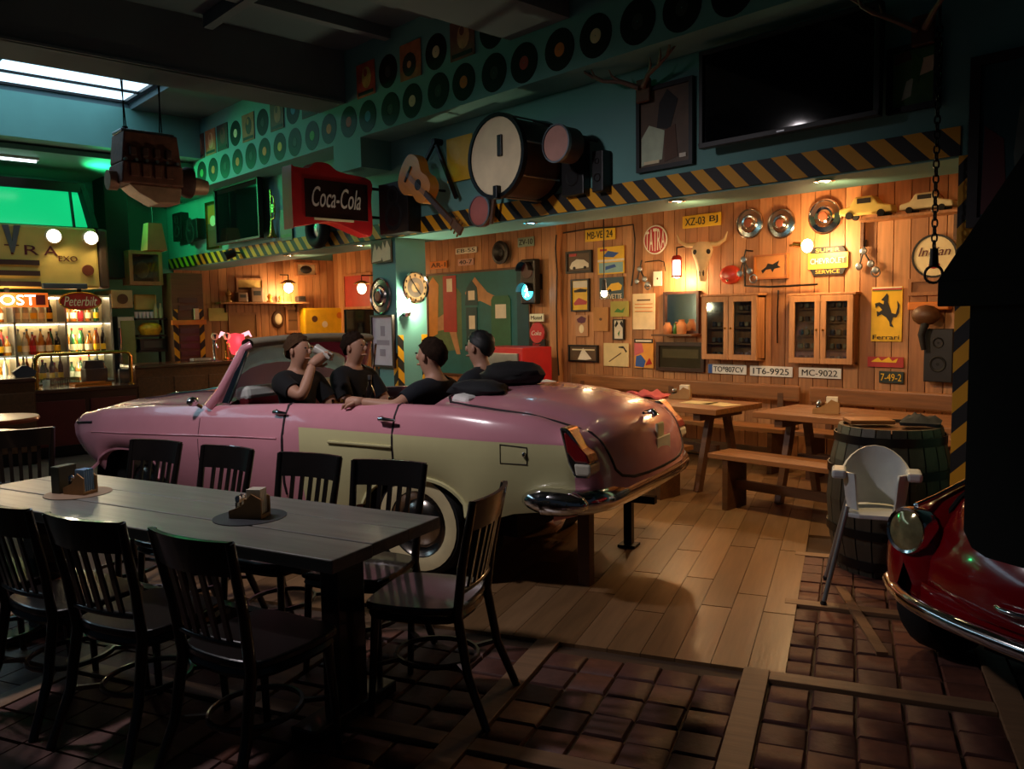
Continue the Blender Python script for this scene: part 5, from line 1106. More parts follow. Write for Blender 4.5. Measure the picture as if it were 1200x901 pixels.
def onrear(y, z, o=.004):
    h_ = BV.ray_cast(Vector((-2, y, z)), Vector((1, 0, 0))); return Vector(((h_[0].x if h_[0] else 0)-o, y, z))
gap = mat('panel_gap', '#1c0e14', .7)
def seam(pts, r=.006, name='panel_seam', m=gap, both=False):
    o = MB().tube(pts, r, 6).build(name, m, car, smooth=60)
    if both: MB().tube([Vector((p.x, -p.y, p.z)) for p in pts], r, 6).build(name, m, car, smooth=60)
for x, r in ((2.05, .011), (1.15, .008)): seam([onside(x-.02*(z-.7), z, -.002) for z in [.42+.04*i for i in range(15)]]+[ontop(x, .78, 0), ontop(x, .74, 0)], r, 'door_gap', both=True)
seam([onside(2.86, z, -.002) for z in [.44+.05*i for i in range(10)]], .004, 'door_gap', both=True)
lid = [ontop(.93, y, 0) for y in (0, .2, .4, .55)]+[ontop(.86, .64, 0), ontop(.7, .67, 0), ontop(.5, .68, 0), ontop(.3, .675, 0), ontop(.15, .665, 0), ontop(.05, .65, 0)]+[onrear(.63-.01*i, .92-.05*i, 0) for i in range(5)]+[onrear(.54, .68, 0), onrear(.42, .655, 0), onrear(.25, .65, 0), onrear(0, .65, 0)]
seam(lid, .009, 'boot_lid_seam', both=True)
seam([onside(s, lerp(ZC, s)+.004, .002) for s in [2.1+.1*i for i in range(21)]], .006, 'crease_line', pink, True)
seam([onside(1.75+.1*i-.6, .80, .004) for i in range(6)], .010, 'door_strip', cream, True)
seam([onside(s, zsill(s)+.006, .004) for s in [.62+.04*i for i in range(21)]], .016, 'arch_lip', cream, True)
seam([onside(s, zsill(s)+.006, .004) for s in [3.3+.04*i for i in range(21)]], .014, 'arch_lip', pink, True)
# fuel flap
fl = [onside(x, z, .001) for x, z in ((.24, .755), (.24, .85), (.40, .86), (.40, .755))]
seam(fl+[fl[0]], .003, 'fuel_flap_seam'); o = onside(.255, .81, .006); MB().ball(o, (.012, .012, .018), 8).build('flap_catch', chrome, car, smooth=60)
# handles
for x in (2.13, 1.23):
    for s_ in (1, -1):
        q = onside(x, .965, .0); q.y *= s_; d = s_*.03
        h_ = MB().tube([q, q+Vector((0, d, .0)), q+Vector((-.05, d*1.2, 0)), q+Vector((-.12, d*1.1, -.003))], [.014, .016, .013, .008], 8).build('door_handle', chrome, car, smooth=60)
        MB().ball(q+Vector((0, d*.4, 0)), (.022, .014, .018), 10).build('lock_button', chrome, h_, smooth=60)
# windscreen frame, header and glass
for s_ in (1, -1):
    MB().tube([(2.80, s_*.80, .97), (2.72, s_*.76, 1.08), (2.56, s_*.68, 1.38), (2.53, s_*.64, 1.40)], [.034, .03, .028, .03], 10).build('windscreen_pillar', pink, car, smooth=60)
    MB().tube([(2.62, s_*.775, 1.0), (2.5, s_*.70, 1.36)], .009, 6).build('quarterlight_post', chrome, car)
    MB().add([(2.76, s_*.77, 1.0), (2.62, s_*.775, 1.0), (2.5, s_*.70, 1.36), (2.56, s_*.69, 1.37)], [(0, 1, 2, 3)]).build('quarterlight_pane', glass, car)
    q = MB().tube([(2.86, s_*.81, .965), (2.88, s_*.86, 1.0)], .012, 6).build('mirror_stem', chrome, car); MB().ball((2.88, s_*.87, 1.01), (.03, .05, .035), 10).build('mirror_head', chrome, q, smooth=60)
hdr = mat('header_fabric', '#8c8470', .8, var=.1)
MB().grid([[Vector((2.545+.06*math.cos(a)+.02*(1-(y/.66)**2), y, 1.41+.035*math.sin(a)+.02*(1-(y/.66)**2))) for a in [2*PI*i/12 for i in range(12)]] for y in [-.66+.11*i for i in range(13)]], True).build('windscreen_header', hdr, car, smooth=60)
MB().grid([[Vector((2.80+.12*(1-(y/.78)**2), y*1.0, ontop(2.9, min(.6, abs(y))*.9, 0).z-.01)), Vector((2.555+.03*(1-(y/.66)**2), y*.85, 1.39+.02*(1-(y/.78)**2)))] for y in [-.76+.152*i for i in range(11)]]).build('windscreen_glass', glass, car, smooth=60)
MB().tube([(2.84+.12*(1-(y/.78)**2), y, ontop(2.92, abs(y)*.9, 0).z+.004) for y in [-.76+.152*i for i in range(11)]], .014, 8).build('screen_seal', chrome, car, smooth=60)
# hood ornament strip and fender slots
seam([ontop(x, 0, .004) for x in [2.95+.12*i for i in range(12)]], .012, 'bonnet_strip', chrome)
seam([ontop(x, .36, .002) for x in [2.98+.11*i for i in range(11)]], .005, 'bonnet_seam', both=True)
seam([onside(4.12+.05*i, .80-.004*i, .001) for i in range(6)], .009, 'fender_slot', both=True)
# front lamps + grille
for s_ in (1, -1):
    MB().lathe([(0, .05), (.07, .04), (.095, .0), (.1, -.03)], 20, Matrix.Translation((4.40, s_*.62, .70)) @ Matrix.Rotation(PI/2, 4, 'Y')).build('headlight', chrome, car, smooth=45)
B((4.50, 0, .62), (.06, .9, .16)).build('grille', chrome, car, bevel=.02)
# tail lights
tl = mat('tail_red', '#7a1418', .15, coat=.6); tlw = mat('tail_white', '#cfc8b4', .2, coat=.5)
for s_ in (1, -1):
    MB().prism([(.05, .97), (.0, .965), (-.10, .84), (-.13, .74), (-.12, .70), (-.04, .70), (.0, .78)], s_*.68, s_*.822).build('tail_light_frame', chrome, car, bevel=.012)
    l_ = MB().prism([(.02, .945), (-.0, .94), (-.115, .83), (-.135, .785), (-.05, .785), (.0, .84)], s_*.695, s_*.832).build('tail_light', tl, car, bevel=.012)
    MB().prism([(-.137, .78), (-.142, .735), (-.13, .715), (-.05, .715), (-.04, .78)], s_*.695, s_*.832).build('reverse_lens', tlw, l_, bevel=.012)
# boot handle, plate lamp, plate
q = onrear(0, .95, 0); bh = MB().tube([q+Vector((0, 0, .02)), q+Vector((-.05, 0, .03)), q+Vector((-.07, .0, .0))], [.012, .02, .026], 8).build('boot_handle', chrome, car, smooth=60)
MB().tube([q+Vector((-.03, .02, .02)), q+Vector((-.03, .11, .03))], .009, 6).build('grip', chrome, bh)
q = onrear(.0, .86, 0); B(q+Vector((-.012, -.02, .0)), (.02, .12, .1)).build('plate_lamp', cream_p, car, bevel=.02); B(q+Vector((-.025, -.05, -.09)), (.012, .24, .11)).build('number_plate', paper, car, bevel=.006)
# bumper: wrap round bar with fat ends
bp_ = [(.12, .895), (.08, .89), (.02, .87), (-.1, .80), (-.16, .66), (-.18, .4), (-.185, 0)]
path = [Vector((x, y, .57)) for x, y in bp_]+[Vector((x, -y, .57)) for x, y in reversed(bp_[:-1])]
rows = []
for i, p in enumerate(path):
    a = path[max(0, i-1)]; b_ = path[min(len(path)-1, i+1)]; d = (b_-a).normalized(); nrm = Vector((d.y, -d.x, 0)); nrm = -nrm if nrm.dot(p-Vector((1, 0, .57))) < 0 else nrm
    rows.append([p+nrm*(.052*math.cos(u)+.0)+Vector((0, 0, .07*math.sin(u))) for u in [2*PI*k/12 for k in range(12)]])
MB().grid(rows, True).build('rear_bumper', chrome, car, smooth=60)
for s_ in (1, -1):
    MB().ball((.06, s_*.86, .57), (.2, .085, .075), 18).build('bumper_end', chrome, car, smooth=80)
    MB().tube([(.0, s_*.6, .57), (-.15, s_*.6, .57)], .03, 8).build('bumper_bracket', blackm, car)
MB().grid([[Vector((.02-.12*(1-(y/.8)**2)*k+.1*(abs(y)/.8)**4, y, z)) for k, z in ((.7, .66), (1, .56), (.9, .48), (.3, .44))] for y in [-.78+.13*i for i in range(13)]]).build('rear_valance', pink, car, smooth=60)
# underbody, wheel wells, wheels
B((.67, 0, .36), (.52, 1.3, .16)).build('underbody', matte_black, car); B((3.5, 0, .36), (1.5, 1.3, .16)).build('underbody', matte_black, car); B((1.84, 0, .085), (1.82, 1.1, .06)).build('floor_pan', matte_black, car)
def wheel(x, y):
    s_ = 1 if y > 0 else -1
    M = Matrix.Translation((x, y, .325)) @ Matrix.Rotation(-s_*PI/2, 4, 'X')
    w_ = MB().lathe([(.2, .09), (.24, .1), (.30, .095), (.325, .06), (.325, -.06), (.30, -.09), (.2, -.09)], 32, M).build('tyre', rubber, car, smooth=45)
    if x < 2: MB().lathe([(.205, .098), (.24, .106), (.285, .102)], 32, M).build('whitewall', mat('whitewall', '#d9c99a', .6), w_, smooth=45)
    MB().lathe([(.205, .09), (.19, .07), (.15, .06), (.13, .085), (.08, .1), (0, .105)], 28, M).build('hubcap', mat('dull_chrome', '#a8a098'), w_, smooth=45)
for x in WHR:
    for y in (.70, -.70): wheel(x, y if x < 2 else y*.88)
    for s_ in (1, -1): MB().lathe([(.43, -.02), (.43, .3)], 20, Matrix.Translation((x, s_*.5, .3)) @ Matrix.Rotation(-s_*PI/2, 4, 'X')).build('wheel_well', matte_black, car); 
# seats and table inside
def seat(x, face, label_m, m2):
    s_ = face
    B((x, 0, .325), (.46, 1.04, .41)).build('seat_cushion', label_m, car, bevel=.04)
    bk2 = MB().beam((x-s_*.235, 0, .5), (x-s_*.31, 0, 1.06), .12, 1.24, (0, 1, 0)).build('seat_back', label_m, car, bevel=.04)
    MB().beam((x-s_*.30, 0, 1.0), (x-s_*.317, 0, 1.1), .135, 1.25, (0, 1, 0)).build('seat_trim', m2, bk2, bevel=.03)
seat(2.36, -1, maroon, white); seat(1.12, 1, maroon, white)
B((1.74, -.05, .86), (.5, 1.0, .03)).build('booth_table', oakd, car, bevel=.006); MB().cyl((1.74, -.05, .12), (1.74, -.05, .85), .04, n=12).build('table_post', chrome, car)
# supports under the tail
def stand(px, py, label, m, mb, rz=0):
    p = onZ(px, py, 0); return tag(mb.build('support_post', m, None, (p.x, p.y, 0), rz, bevel=.004), label, 'support')
p = onZ(687, 685, 0); t = thing('support_post', 'brown wooden post propping the car bumper end', 'support', (p.x, p.y, 0), TH); B((0, 0, .245), (.075, .075, .49)).build('post', oakd, t, bevel=.004); B((0, 0, .49), (.14, .14, .02)).build('cap_plate', blackm, t)
p = onZ(737, 640, 0); t = thing('axle_stand', 'black T shaped steel stand behind the car tail', 'stand', (p.x, p.y, 0), math.radians(20)); B((0, 0, .16), (.055, .055, .32)).build('post', blackm, t); B((.05, 0, .335), (.28, .06, .05)).build('cross_bar', blackm, t, bevel=.004); B((0, 0, .01), (.12, .12, .02)).build('foot_plate', blackm, t)

def C2W(x, y, z): return CM @ Vector((x, y, z))
# drinks on the booth table
def mug(px, lat, label, m, hgt=.14):
    d = ray(px, 462); n_ = (CM.to_3x3() @ Vector((0, 1, 0))); P = CAM + d*((C2W(0, lat, 0)-CAM).dot(n_)/d.dot(n_)); l_ = CM.inverted() @ P
    l_.x = min(1.95, max(1.54, l_.x)); q = C2W(l_.x, lat, .876)
    t = thing('beer_mug', label, 'mug', q); MB().lathe([(0, .0), (.04, 0), (.042, hgt), (.038, hgt), (.036, .012), (0, .012)], 18).build('glass', glassy('mug_glass', '#e8e0c8', .5), t, smooth=45)
    MB().lathe([(0, .014), (.035, .014), (.037, hgt*.8), (0, hgt*.8)], 16).build('beer', m, t, smooth=45); MB().tube([(.04, 0, hgt*.8), (.075, 0, hgt*.75), (.08, 0, hgt*.4), (.042, 0, hgt*.2)], .008, 7).build('handle', glassy('mug_glass', '#e8e0c8', .5), t, smooth=60)
beer = mat('beer', '#b8801c', .2, emit=.0); 
mug(408, .1, 'full beer mug in front of the second diner', beer); mug(345, .42, 'amber beer mug beside the drinking man', mat('amber_drink', '#a87418', .2)); mug(462, .14, 'beer mug at the far edge of the booth table', beer)
t = thing('drinks_bottle', 'brown drinks bottle on the booth table in the car', 'bottle', C2W(1.80, .25, .876)); [link(n_, me, t) for n_, me in zip(('glass', 'paper_label', 'cap'), bk_[9][2])]
# black jackets piled at the rear edge of the cockpit
def blob(name, label, cat, loc, r, m, seed, rz=0):
    rr = random.Random(seed); ph = [rr.uniform(0, 6) for _ in range(6)]; mb = MB(); n = 20; vs = []; fs = []
    for i in range(11):
        p_ = PI*i/10
        for j in range(n):
            a = 2*PI*j/n; f_ = 1+.1*math.sin(3*a+ph[0])*math.sin(p_)+.08*math.sin(5*a+4*p_+ph[1])*math.sin(p_)+.06*math.sin(7*p_+2*a+ph[2])*math.sin(p_)
            vs.append((r[0]*f_*math.sin(p_)*math.cos(a), r[1]*f_*math.sin(p_)*math.sin(a), r[2]*(1-math.cos(p_)*f_)))
    for i in range(10): fs += [(i*n+j, i*n+(j+1) % n, (i+1)*n+(j+1) % n, (i+1)*n+j) for j in range(n)]
    return tag(mb.add(vs, fs).build(name, m, None, loc, rz, 60), label, cat)
blob('jacket', 'black jacket piled on the boot edge of the pink car', 'jacket', C2W(.78, .02, 1.105), (.22, .17, .085), mat('black_cloth', '#0a0a0c', .85, bump=.2), 3, TH)
blob('jacket', 'flat dark coat draped beside the red seat back', 'coat', C2W(.80, .40, 1.06), (.2, .15, .06), mat('coat_cloth', '#101216', .85, bump=.2), 5, TH)

# ================================================================== LONG TABLE AND CHAIRS
TA = math.radians(18.6); TC = Vector((-3.71, 1.32, 0))
def TT(e, l, z=0): return TC + Vector((-math.cos(TA), -math.sin(TA), 0))*e + Vector((-math.sin(TA), math.cos(TA), 0))*l + Vector((0, 0, z))
t = thing('dining_table', 'long grey weathered plank dining table beside the pink car', 'table', TC, TA)
for k in range(3): B((0.0, -.34+.227*(k+.5), .725+(.0015 if k == 1 else 0)), (2.46-.01*k, .222, .05)).build('plank', tablewood, t, bevel=.005)
for sx in (-1, 1):
    B((sx*.98, 0, .35), (.09, .16, .70)).build('leg', blackwood, t, bevel=.006)
    B((sx*.98, 0, .025), (.12, .5, .05)).build('foot', blackwood, t, bevel=.006); B((sx*.98, 0, .68), (.1, .56, .05)).build('bearer', blackwood, t)
B((0, 0, .3), (1.9, .05, .1)).build('stretcher', blackwood, t)
def round_mat(e, l, r, m, label): tag(MB().lathe([(0, .0005), (r, .0005), (r, .004), (0, .004)], 32).build('place_mat', m, None, TT(e, l, .75)), label, 'place mat')
round_mat(-.5, -.01, .15, mat('slate_mat', '#2a2c30', .5), 'round dark slate mat under the wooden napkin caddy')
round_mat(.64, -.02, .15, mat('tan_mat', '#8a7058', .6), 'round tan mat under the blue napkin caddy')
caddy(TT(-.5, -.01, .754), TA+.35, 'wooden caddy with salt shakers and napkins on the slate mat', 0).scale = (.72, .8, .9)
caddy(TT(.62, -.02, .754), TA+.2, 'caddy of pale blue napkins on the tan mat', 1).scale = (.62, .8, .9)
tag(B((0, 0, .065), (.05, .11, .13)).build('menu_holder', mat('olive_box', '#3a3c2c', .5), None, TT(.73, -.03, .754), TA+.2, bevel=.004), 'dark olive menu box beside the blue napkin caddy', 'menu box')

def make_chair():
    t = thing('dining_chair', 'x', 'chair')
    # seat: rounded, back narrower (chair faces -y)
    out = outline([(0, -.215), (.15, -.21), (.205, -.17), (.215, 0), (.19, .15), (.12, .19), (0, .2), (-.12, .19), (-.19, .15), (-.215, 0), (-.205, -.17), (-.15, -.21)], 36)
    Mx = Matrix.Translation((0, 0, .43)) @ Matrix(((1, 0, 0, 0), (0, 0, 1, 0), (0, 1, 0, 0), (0, 0, 0, 1)))
    MB().prism(out, 0, .03, Mx).build('seat', blackwood, t, bevel=.008)
    MB().tube([(x*.9, y*.9, .41) for x, y in out], .018, 6, True).build('seat_ring', blackwood, t, smooth=50)
    for s_ in (-1, 1):
        MB().tube([(s_*.175, -.165, .42), (s_*.19, -.19, .0)], [.018, .014], 8).build('leg', blackwood, t, smooth=60)
        pts = [(s_*.2, .30, 0), (s_*.18, .22, .2), (s_*.172, .18, .43), (s_*.18, .205, .62), (s_*.195, .26, .88)]
        MB().tube(pts, [.017, .019, .021, .019, .016], 8).build('leg', blackwood, t, smooth=60)
    # curved top rail
    def arc(z, yo, bow, xw): return [Vector((-xw+2*xw*i/10, yo+bow*(1-((i-5)/5)**2), z)) for i in range(11)]
    rows = []
    a = arc(.765, .235, .035, .185); b_ = arc(.885, .262, .035, .2)
    for p0, p1 in zip(a, b_): rows.append([p0+Vector((0, -.009, 0)), p0+Vector((0, .011, 0)), p1+Vector((0, .011, .0)), p1+Vector((0, -.009, 0))])
    mb = MB().grid(rows, True); mb.add(rows[0], [(0, 1, 2, 3)]); mb.add(rows[-1], [(3, 2, 1, 0)]); mb.build('top_rail', blackwood, t, smooth=40)
    MB().tube(arc(.52, .19, .02, .17), .012, 6).build('lower_rail', blackwood, t, smooth=60)
    for k in range(5):
        x = -.11+k*.055; MB().beam((x*.95, .19+.02*(1-(x/.17)**2), .52), (x, .236+.034*(1-(x/.185)**2), .78), .022, .01, (0, 1, 0)).build('slat', blackwood, t)
    # hoop stretcher
    MB().tube([(.15*math.cos(u), .02+.17*math.sin(u), .2) for u in [2*PI*i/22 for i in range(22)]], .011, 6, True).build('hoop_stretcher', blackwood, t, smooth=60)
    for s_ in (-1, 1):
        MB().beam((s_*.18, -.175, .2), (s_*.1, -.1, .2), .016, .016).build('stretcher_tie', blackwood, t); MB().beam((s_*.178, .215, .2), (s_*.1, .15, .2), .016, .016).build('stretcher_tie', blackwood, t)
    return t
ch0 = make_chair(); used = [0]
def chair(loc, rz, label, group=None):
    o = ch0 if not used[0] else copy_tree(ch0); used[0] = 1
    o.location = loc; o.rotation_euler = (0, 0, rz); tag(o, label, 'chair', group); return o
# far side: backs toward the car (chair faces -y local = toward the table)
for e, rz, l in ((.98, .05, 'dark slat-back chair facing the tan mat, back toward the car wheel arch'), (.42, -.04, 'dark slat-back chair with its back to the pink front door'), (-.19, .03, 'dark slat-back chair with its back to the cream rear door'), (-.72, .12, 'dark slat-back chair with its back to the whitewall wheel')):
    chair(TT(e, .44), TA+rz, l)
for e, rz, l in ((-.93, -.05, 'dark slat-back chair opposite the whitewall wheel, across the long table'), (-.35, .06, 'dark slat-back chair opposite the wooden caddy, across from the car'), (.13, -.05, 'dark slat-back chair on the open side near the middle of the long table'), (.66, .0, 'dark slat-back chair on the open side by the tan mat')):
    chair(TT(e, -.40), TA+PI+rz, l)
pl, pr = onZ(572, 855, 0), onZ(605, 805, 0); d_ = pr-pl; ang = math.atan2(d_.y, d_.x)
fdir = Vector((-d_.y, d_.x, 0)).normalized(); mid = (pl+pr)/2
rz_ = math.atan2(fdir.y, fdir.x)+PI/2
chair(mid + fdir*.30, rz_, 'dark slat-back chair at the head of the long table by the brick setts')
# small table and chairs at the far left
t = thing('pub_table', 'small round pub table with reddish edge beyond the long table', 'table', (-7.15, 1.10, 0))
MB().lathe([(0, .72), (.36, .72), (.37, .74), (.36, .76), (0, .76)], 30).build('top', wood('red_wood', '#7a3a20', .3, 'x', .2, .4), t, smooth=40); MB().lathe([(.2, 0), (.2, .02), (.05, .05), (.035, .1), (.035, .72), (0, .72)], 18).build('pedestal', blackm, t, smooth=40)
chair((-6.40, 1.28, 0), -1.77, 'dark slat-back chair drawn up to the small pub table')
q_ = onZ(40, 490, .75)-_r0*.37
ptb = bpy.data.objects['pub_table']; o_ = copy_tree(ptb); o_.location = (q_.x, q_.y, 0); tag(o_, 'second small round pub table next to the bar counter', 'table')
chair((-7.75, 1.02, 0), TA+.9, 'dark slat-back chair on the bar side of the small pub table')
tag(MB().lathe([(0, 0), (.035, 0), (.03, .02), (.034, .1), (.03, .1), (0, .02)], 12).build('candle_glass', mat('amber_glass', '#a8561c', .2), None, (-7.1, 1.05, .76), smooth=50), 'small amber candle glass on the pub table', 'candle glass')

# ================================================================== PEOPLE IN THE BOOTH
def skinmesh(verts, edges, radii, root=0, sub=2):
    me = bpy.data.meshes.new('tmp'); me.from_pydata(verts, edges, []); ob = bpy.data.objects.new('tmp', me); COL.objects.link(ob)
    ob.modifiers.new('s', 'SKIN'); sv = me.skin_vertices[0].data if me.skin_vertices else None
    if sv is None:
        bpy.context.view_layer.objects.active = ob; bm = bmesh.new(); bm.from_mesh(me); ly = bm.verts.layers.skin.verify(); bm.to_mesh(me); bm.free(); sv = me.skin_vertices[0].data
    for i, r in enumerate(radii): sv[i].radius = r if isinstance(r, tuple) else (r, r); sv[i].use_root = (i == root)
    m2 = ob.modifiers.new('u', 'SUBSURF'); m2.levels = sub; m2.render_levels = sub
    bpy.context.view_layer.update(); dg = bpy.context.evaluated_depsgraph_get(); out = bpy.data.meshes.new_from_object(ob.evaluated_get(dg))
    bpy.data.objects.remove(ob); return out
def person(label, loc, rz, armL, armR, shirt, hair, lean=.0, turn=0, sleeve=True, longh=False):
    """pelvis at local origin, facing +x; arms = (elbow, wrist, hand dir)"""
    t = thing('person', label, 'person', loc, rz)
    V, E, Rr = [], [], []
    def v(p, r, par=None):
        V.append(Vector(p)); Rr.append(r); i = len(V)-1
        if par is not None: E.append((par, i))
        return i
    L_ = lambda z: lean*z
    pel = v((0, 0, .06), .13); sp = v((L_(.25), 0, .26), .122, pel); ch0_ = v((L_(.40), 0, .40), .135, sp); chst = v((L_(.53), 0, .515), .10, ch0_); nk0 = v((L_(.59), 0, .595), (.065, .062), chst)
    nk = v((L_(.63)+.008, 0, .635), .056, nk0); jaw = v((L_(.69)+.035, 0, .69), (.064, .074), nk); hd = v((L_(.76)+.022, 0, .765), (.078, .096), jaw); cr_ = v((L_(.83)+.01, 0, .835), (.062, .075), hd)
    hips = []
    for s_ in (1, -1):
        hi = v((.05, s_*.09, .0), .095, pel); kn = v((.42, s_*.12, .03), .07, hi); an = v((.40, s_*.12, -.36), .048, kn); v((.52, s_*.12, -.41), .04, an)
    arms = []
    for s_, arm in ((1, armL), (-1, armR)):
        sh_ = v((L_(.53), s_*.175, .535), .07, chst); el = v(arm[0], .047, sh_); wr = v(arm[1], .032, el); arms.append((sh_, el, wr, arm))
    bod = skinmesh(V, E, Rr)
    mb = MB()
    for me_ in (bod,): mb.add([x.co.copy() for x in me_.vertices], [tuple(p.vertices) for p in me_.polygons])
    # hands
    for sh_, el, wr, arm in arms:
        w0 = V[wr]; d = Vector(arm[2]).normalized(); nrm = Vector(arm[3]).normalized() if len(arm) > 3 else Vector((0, 0, 1)); side = d.cross(nrm).normalized(); nrm = side.cross(d)
        pc_ = w0+d*.05
        mb.tube([w0-d*.02, w0+d*.02, w0+d*.055, w0+d*.095], [.028, .036, .042, .036], 10)
        for k, ln in enumerate((.07, .08, .075, .058)):
            b0 = w0+d*.085+side*(-.027+.018*k); p1 = b0+d*ln*.45-nrm*.012; p2 = p1+d*ln*.2-nrm*.03; p3 = p2-d*.015-nrm*.026
            mb.tube([b0-d*.02, p1, p2, p3], [.0105, .0095, .009, .007], 7)
        b0 = w0+d*.03-side*.03; mb.tube([b0, b0-side*.025+d*.03-nrm*.012, b0-side*.018+d*.06-nrm*.03], [.013, .011, .008], 7)
    # nose, ears
    hx = Vector((L_(.75)+.028, 0, .745))
    mb.ball(hx+Vector((.092, 0, .0)), (.018, .012, .022), 8); mb.ball(hx+Vector((.08, 0, -.05)), (.02, .026, .008), 8)
    for s_ in (1, -1): mb.ball(hx+Vector((-.005, s_*.076, .0)), (.018, .009, .028), 8)
    b_o = mb.build('body', skin, t, smooth=80)
    for s_ in (1, -1): MB().ball(hx+Vector((.083, s_*.03, .026)), (.008, .011, .006), 8).build('eye', ink, t)
    # clothes: the body surface near the covered bones, lifted off the skin
    bones = [(i, j) for i, j in E]
    (shL, elL, wrL, _a), (shR, elR, wrR, _b) = arms
    cover = {}
    for i, j in bones:
        if j in (sp, ch0_, chst): cover[(i, j)] = ('s', 0, 1)
        elif j == nk0: cover[(i, j)] = ('s', 0, .75)
        elif j in (shL, shR): cover[(i, j)] = ('s', 0, 1)
        elif j in (elL, elR): cover[(i, j)] = ('s', 0, .62 if sleeve else 1)
        elif j in (wrL, wrR): cover[(i, j)] = ('s', 0, -1 if sleeve else .92)
        elif V[j].z < .2 and V[j].z > -.38: cover[(i, j)] = ('t', 0, .95 if V[j].z < -.2 else 1)
    groups_ = {'s': [], 't': []}
    for p in bod.polygons:
        c_ = p.center; best = None
        for i, j in bones:
            d = V[j]-V[i]; u_ = max(0, min(1, (c_-V[i]).dot(d)/d.length_squared)); ds = (c_-(V[i]+d*u_)).length
            if best is None or ds < best[0]: best = (ds, i, j, u_)
        k_ = cover.get((best[1], best[2]))
        if k_ and best[3] <= k_[2]: groups_['t' if (k_[0] == 't' or c_.z < .05) else 's'].append(p)
    for key, nm, mm, off_ in (('s', 'shirt', shirt, .014), ('t', 'trousers', mat('denim', '#1a2230', .9), .012)):
        cm_ = MB()
        idx = {}; vs_ = []; fs_ = []
        for p in groups_[key]:
            f_ = []
            for vi in p.vertices:
                if vi not in idx: idx[vi] = len(vs_); vs_.append(bod.vertices[vi].co + bod.vertices[vi].normal*off_)
                f_.append(idx[vi])
            fs_.append(tuple(f_))
        if fs_: cm_.add(vs_, fs_).build(nm, mm, t, smooth=80).modifiers.new('solid', 'SOLIDIFY').thickness = .004
    # hair cap
    hc_ = Vector((L_(.77)+.012, 0, .768)); rows = []
    for i in range(10):
        row = []
        for j in range(24):
            a_ = 2*PI*j/24; fr_ = (1+math.cos(a_))/2; p_ = math.radians(142-86*fr_**.8)*i/9
            row.append(hc_+Vector((.104*math.sin(p_)*math.cos(a_)-.010*math.sin(p_), .085*math.sin(p_)*math.sin(a_), .108*math.cos(p_)))*1.0+Vector((random.uniform(-.009, .005), random.uniform(-.006, .006), random.uniform(-.008, .008)))*(1 if i else 0))
        rows.append(row)
    h_o = MB().grid(rows, True).build('hair', hair, t, smooth=70); h_o.modifiers.new('solid', 'SOLIDIFY').thickness = .008
    for o in (b_o, h_o):
        pass
    return t
CA = PI+TH
SZ = .60
# diner 1: drinking, near side of the front bench, faces the car tail (-x car)
D1 = person('person in black T-shirt drinking from a tall glass', C2W(2.40, .36, SZ), CA+PI, ((.16, .24, .30), (.34, .14, .30), (.9, -.3, -.1), (0, 0, 1)), ((.27, -.22, .44), (.25, -.08, .66), (.15, .6, .35), (-1, 0, 0)), shirt_b, hair_l, .04)
gp = D1.matrix_world if False else None
M1 = Matrix.Translation(C2W(2.40, .36, SZ)) @ Matrix.Rotation(CA+PI, 4, 'Z')
t = thing('drinking_glass', 'tilted drinking glass with dark drink held to the mouth', 'glass', M1 @ Vector((.27, .015, .735))); t.rotation_euler = (0, math.radians(-62), CA+PI+.2)
MB().lathe([(0, -.07), (.028, -.07), (.035, .07), (.032, .07), (.026, -.06), (0, -.06)], 16).build('glass', mat('tumbler_pale', '#b8b4a8', .15), t, smooth=45); MB().lathe([(0, -.058), (.026, -.058), (.028, -.01), (0, .0)], 14).build('drink', mat('dark_drink', '#5a2a12', .2), t, smooth=45)
person('person in black T-shirt leaning an arm on the booth table', C2W(2.36, -.19, SZ), CA+PI, ((.20, .24, .26), (.42, .16, .30), (1, -.2, -.1), (0, 0, 1)), ((.22, -.26, .28), (.44, -.2, .30), (1, .3, -.1), (0, 0, 1)), shirt_b, hair_d, .06)
person('person seen from behind resting a bare arm on the car door', C2W(1.12, .36, SZ-.03), CA, ((.10, .36, .45), (.34, .40, .48), (1, .1, -.1), (0, 0, 1)), ((.22, -.22, .30), (.40, -.1, .33), (1, .2, 0), (0, 0, 1)), shirt_n, hair_d, .08)
person('person in dark hooded top facing away beside the jackets', C2W(1.12, -.22, SZ), CA, ((.22, .2, .28), (.40, .12, .32), (1, -.2, 0), (0, 0, 1)), ((.22, -.22, .28), (.40, -.12, .32), (1, .2, 0), (0, 0, 1)), mat('dark_hoodie', '#14181e', .9), mat('black_hair', '#0c0a0a', .6), .06, sleeve=False)

# ================================================================== RED CAR FRONT ON THE WALL, BLACK HOOD
RH = Vector((-1.39, 3.66, 0)); hvec = (_r0*-.92 + _f0*-.39).normalized(); RZ = math.atan2(hvec.y, hvec.x)
left = Vector((-hvec.y, hvec.x, 0)); RO = RH + left*.56 - hvec*.02
rc = thing('red_car_front', 'front half of a small red vintage car standing against the wall', 'car', (RO.x, RO.y, 0), RZ)
def tosec(x, prof): return [Vector((x, y, z)) for y, z in prof]
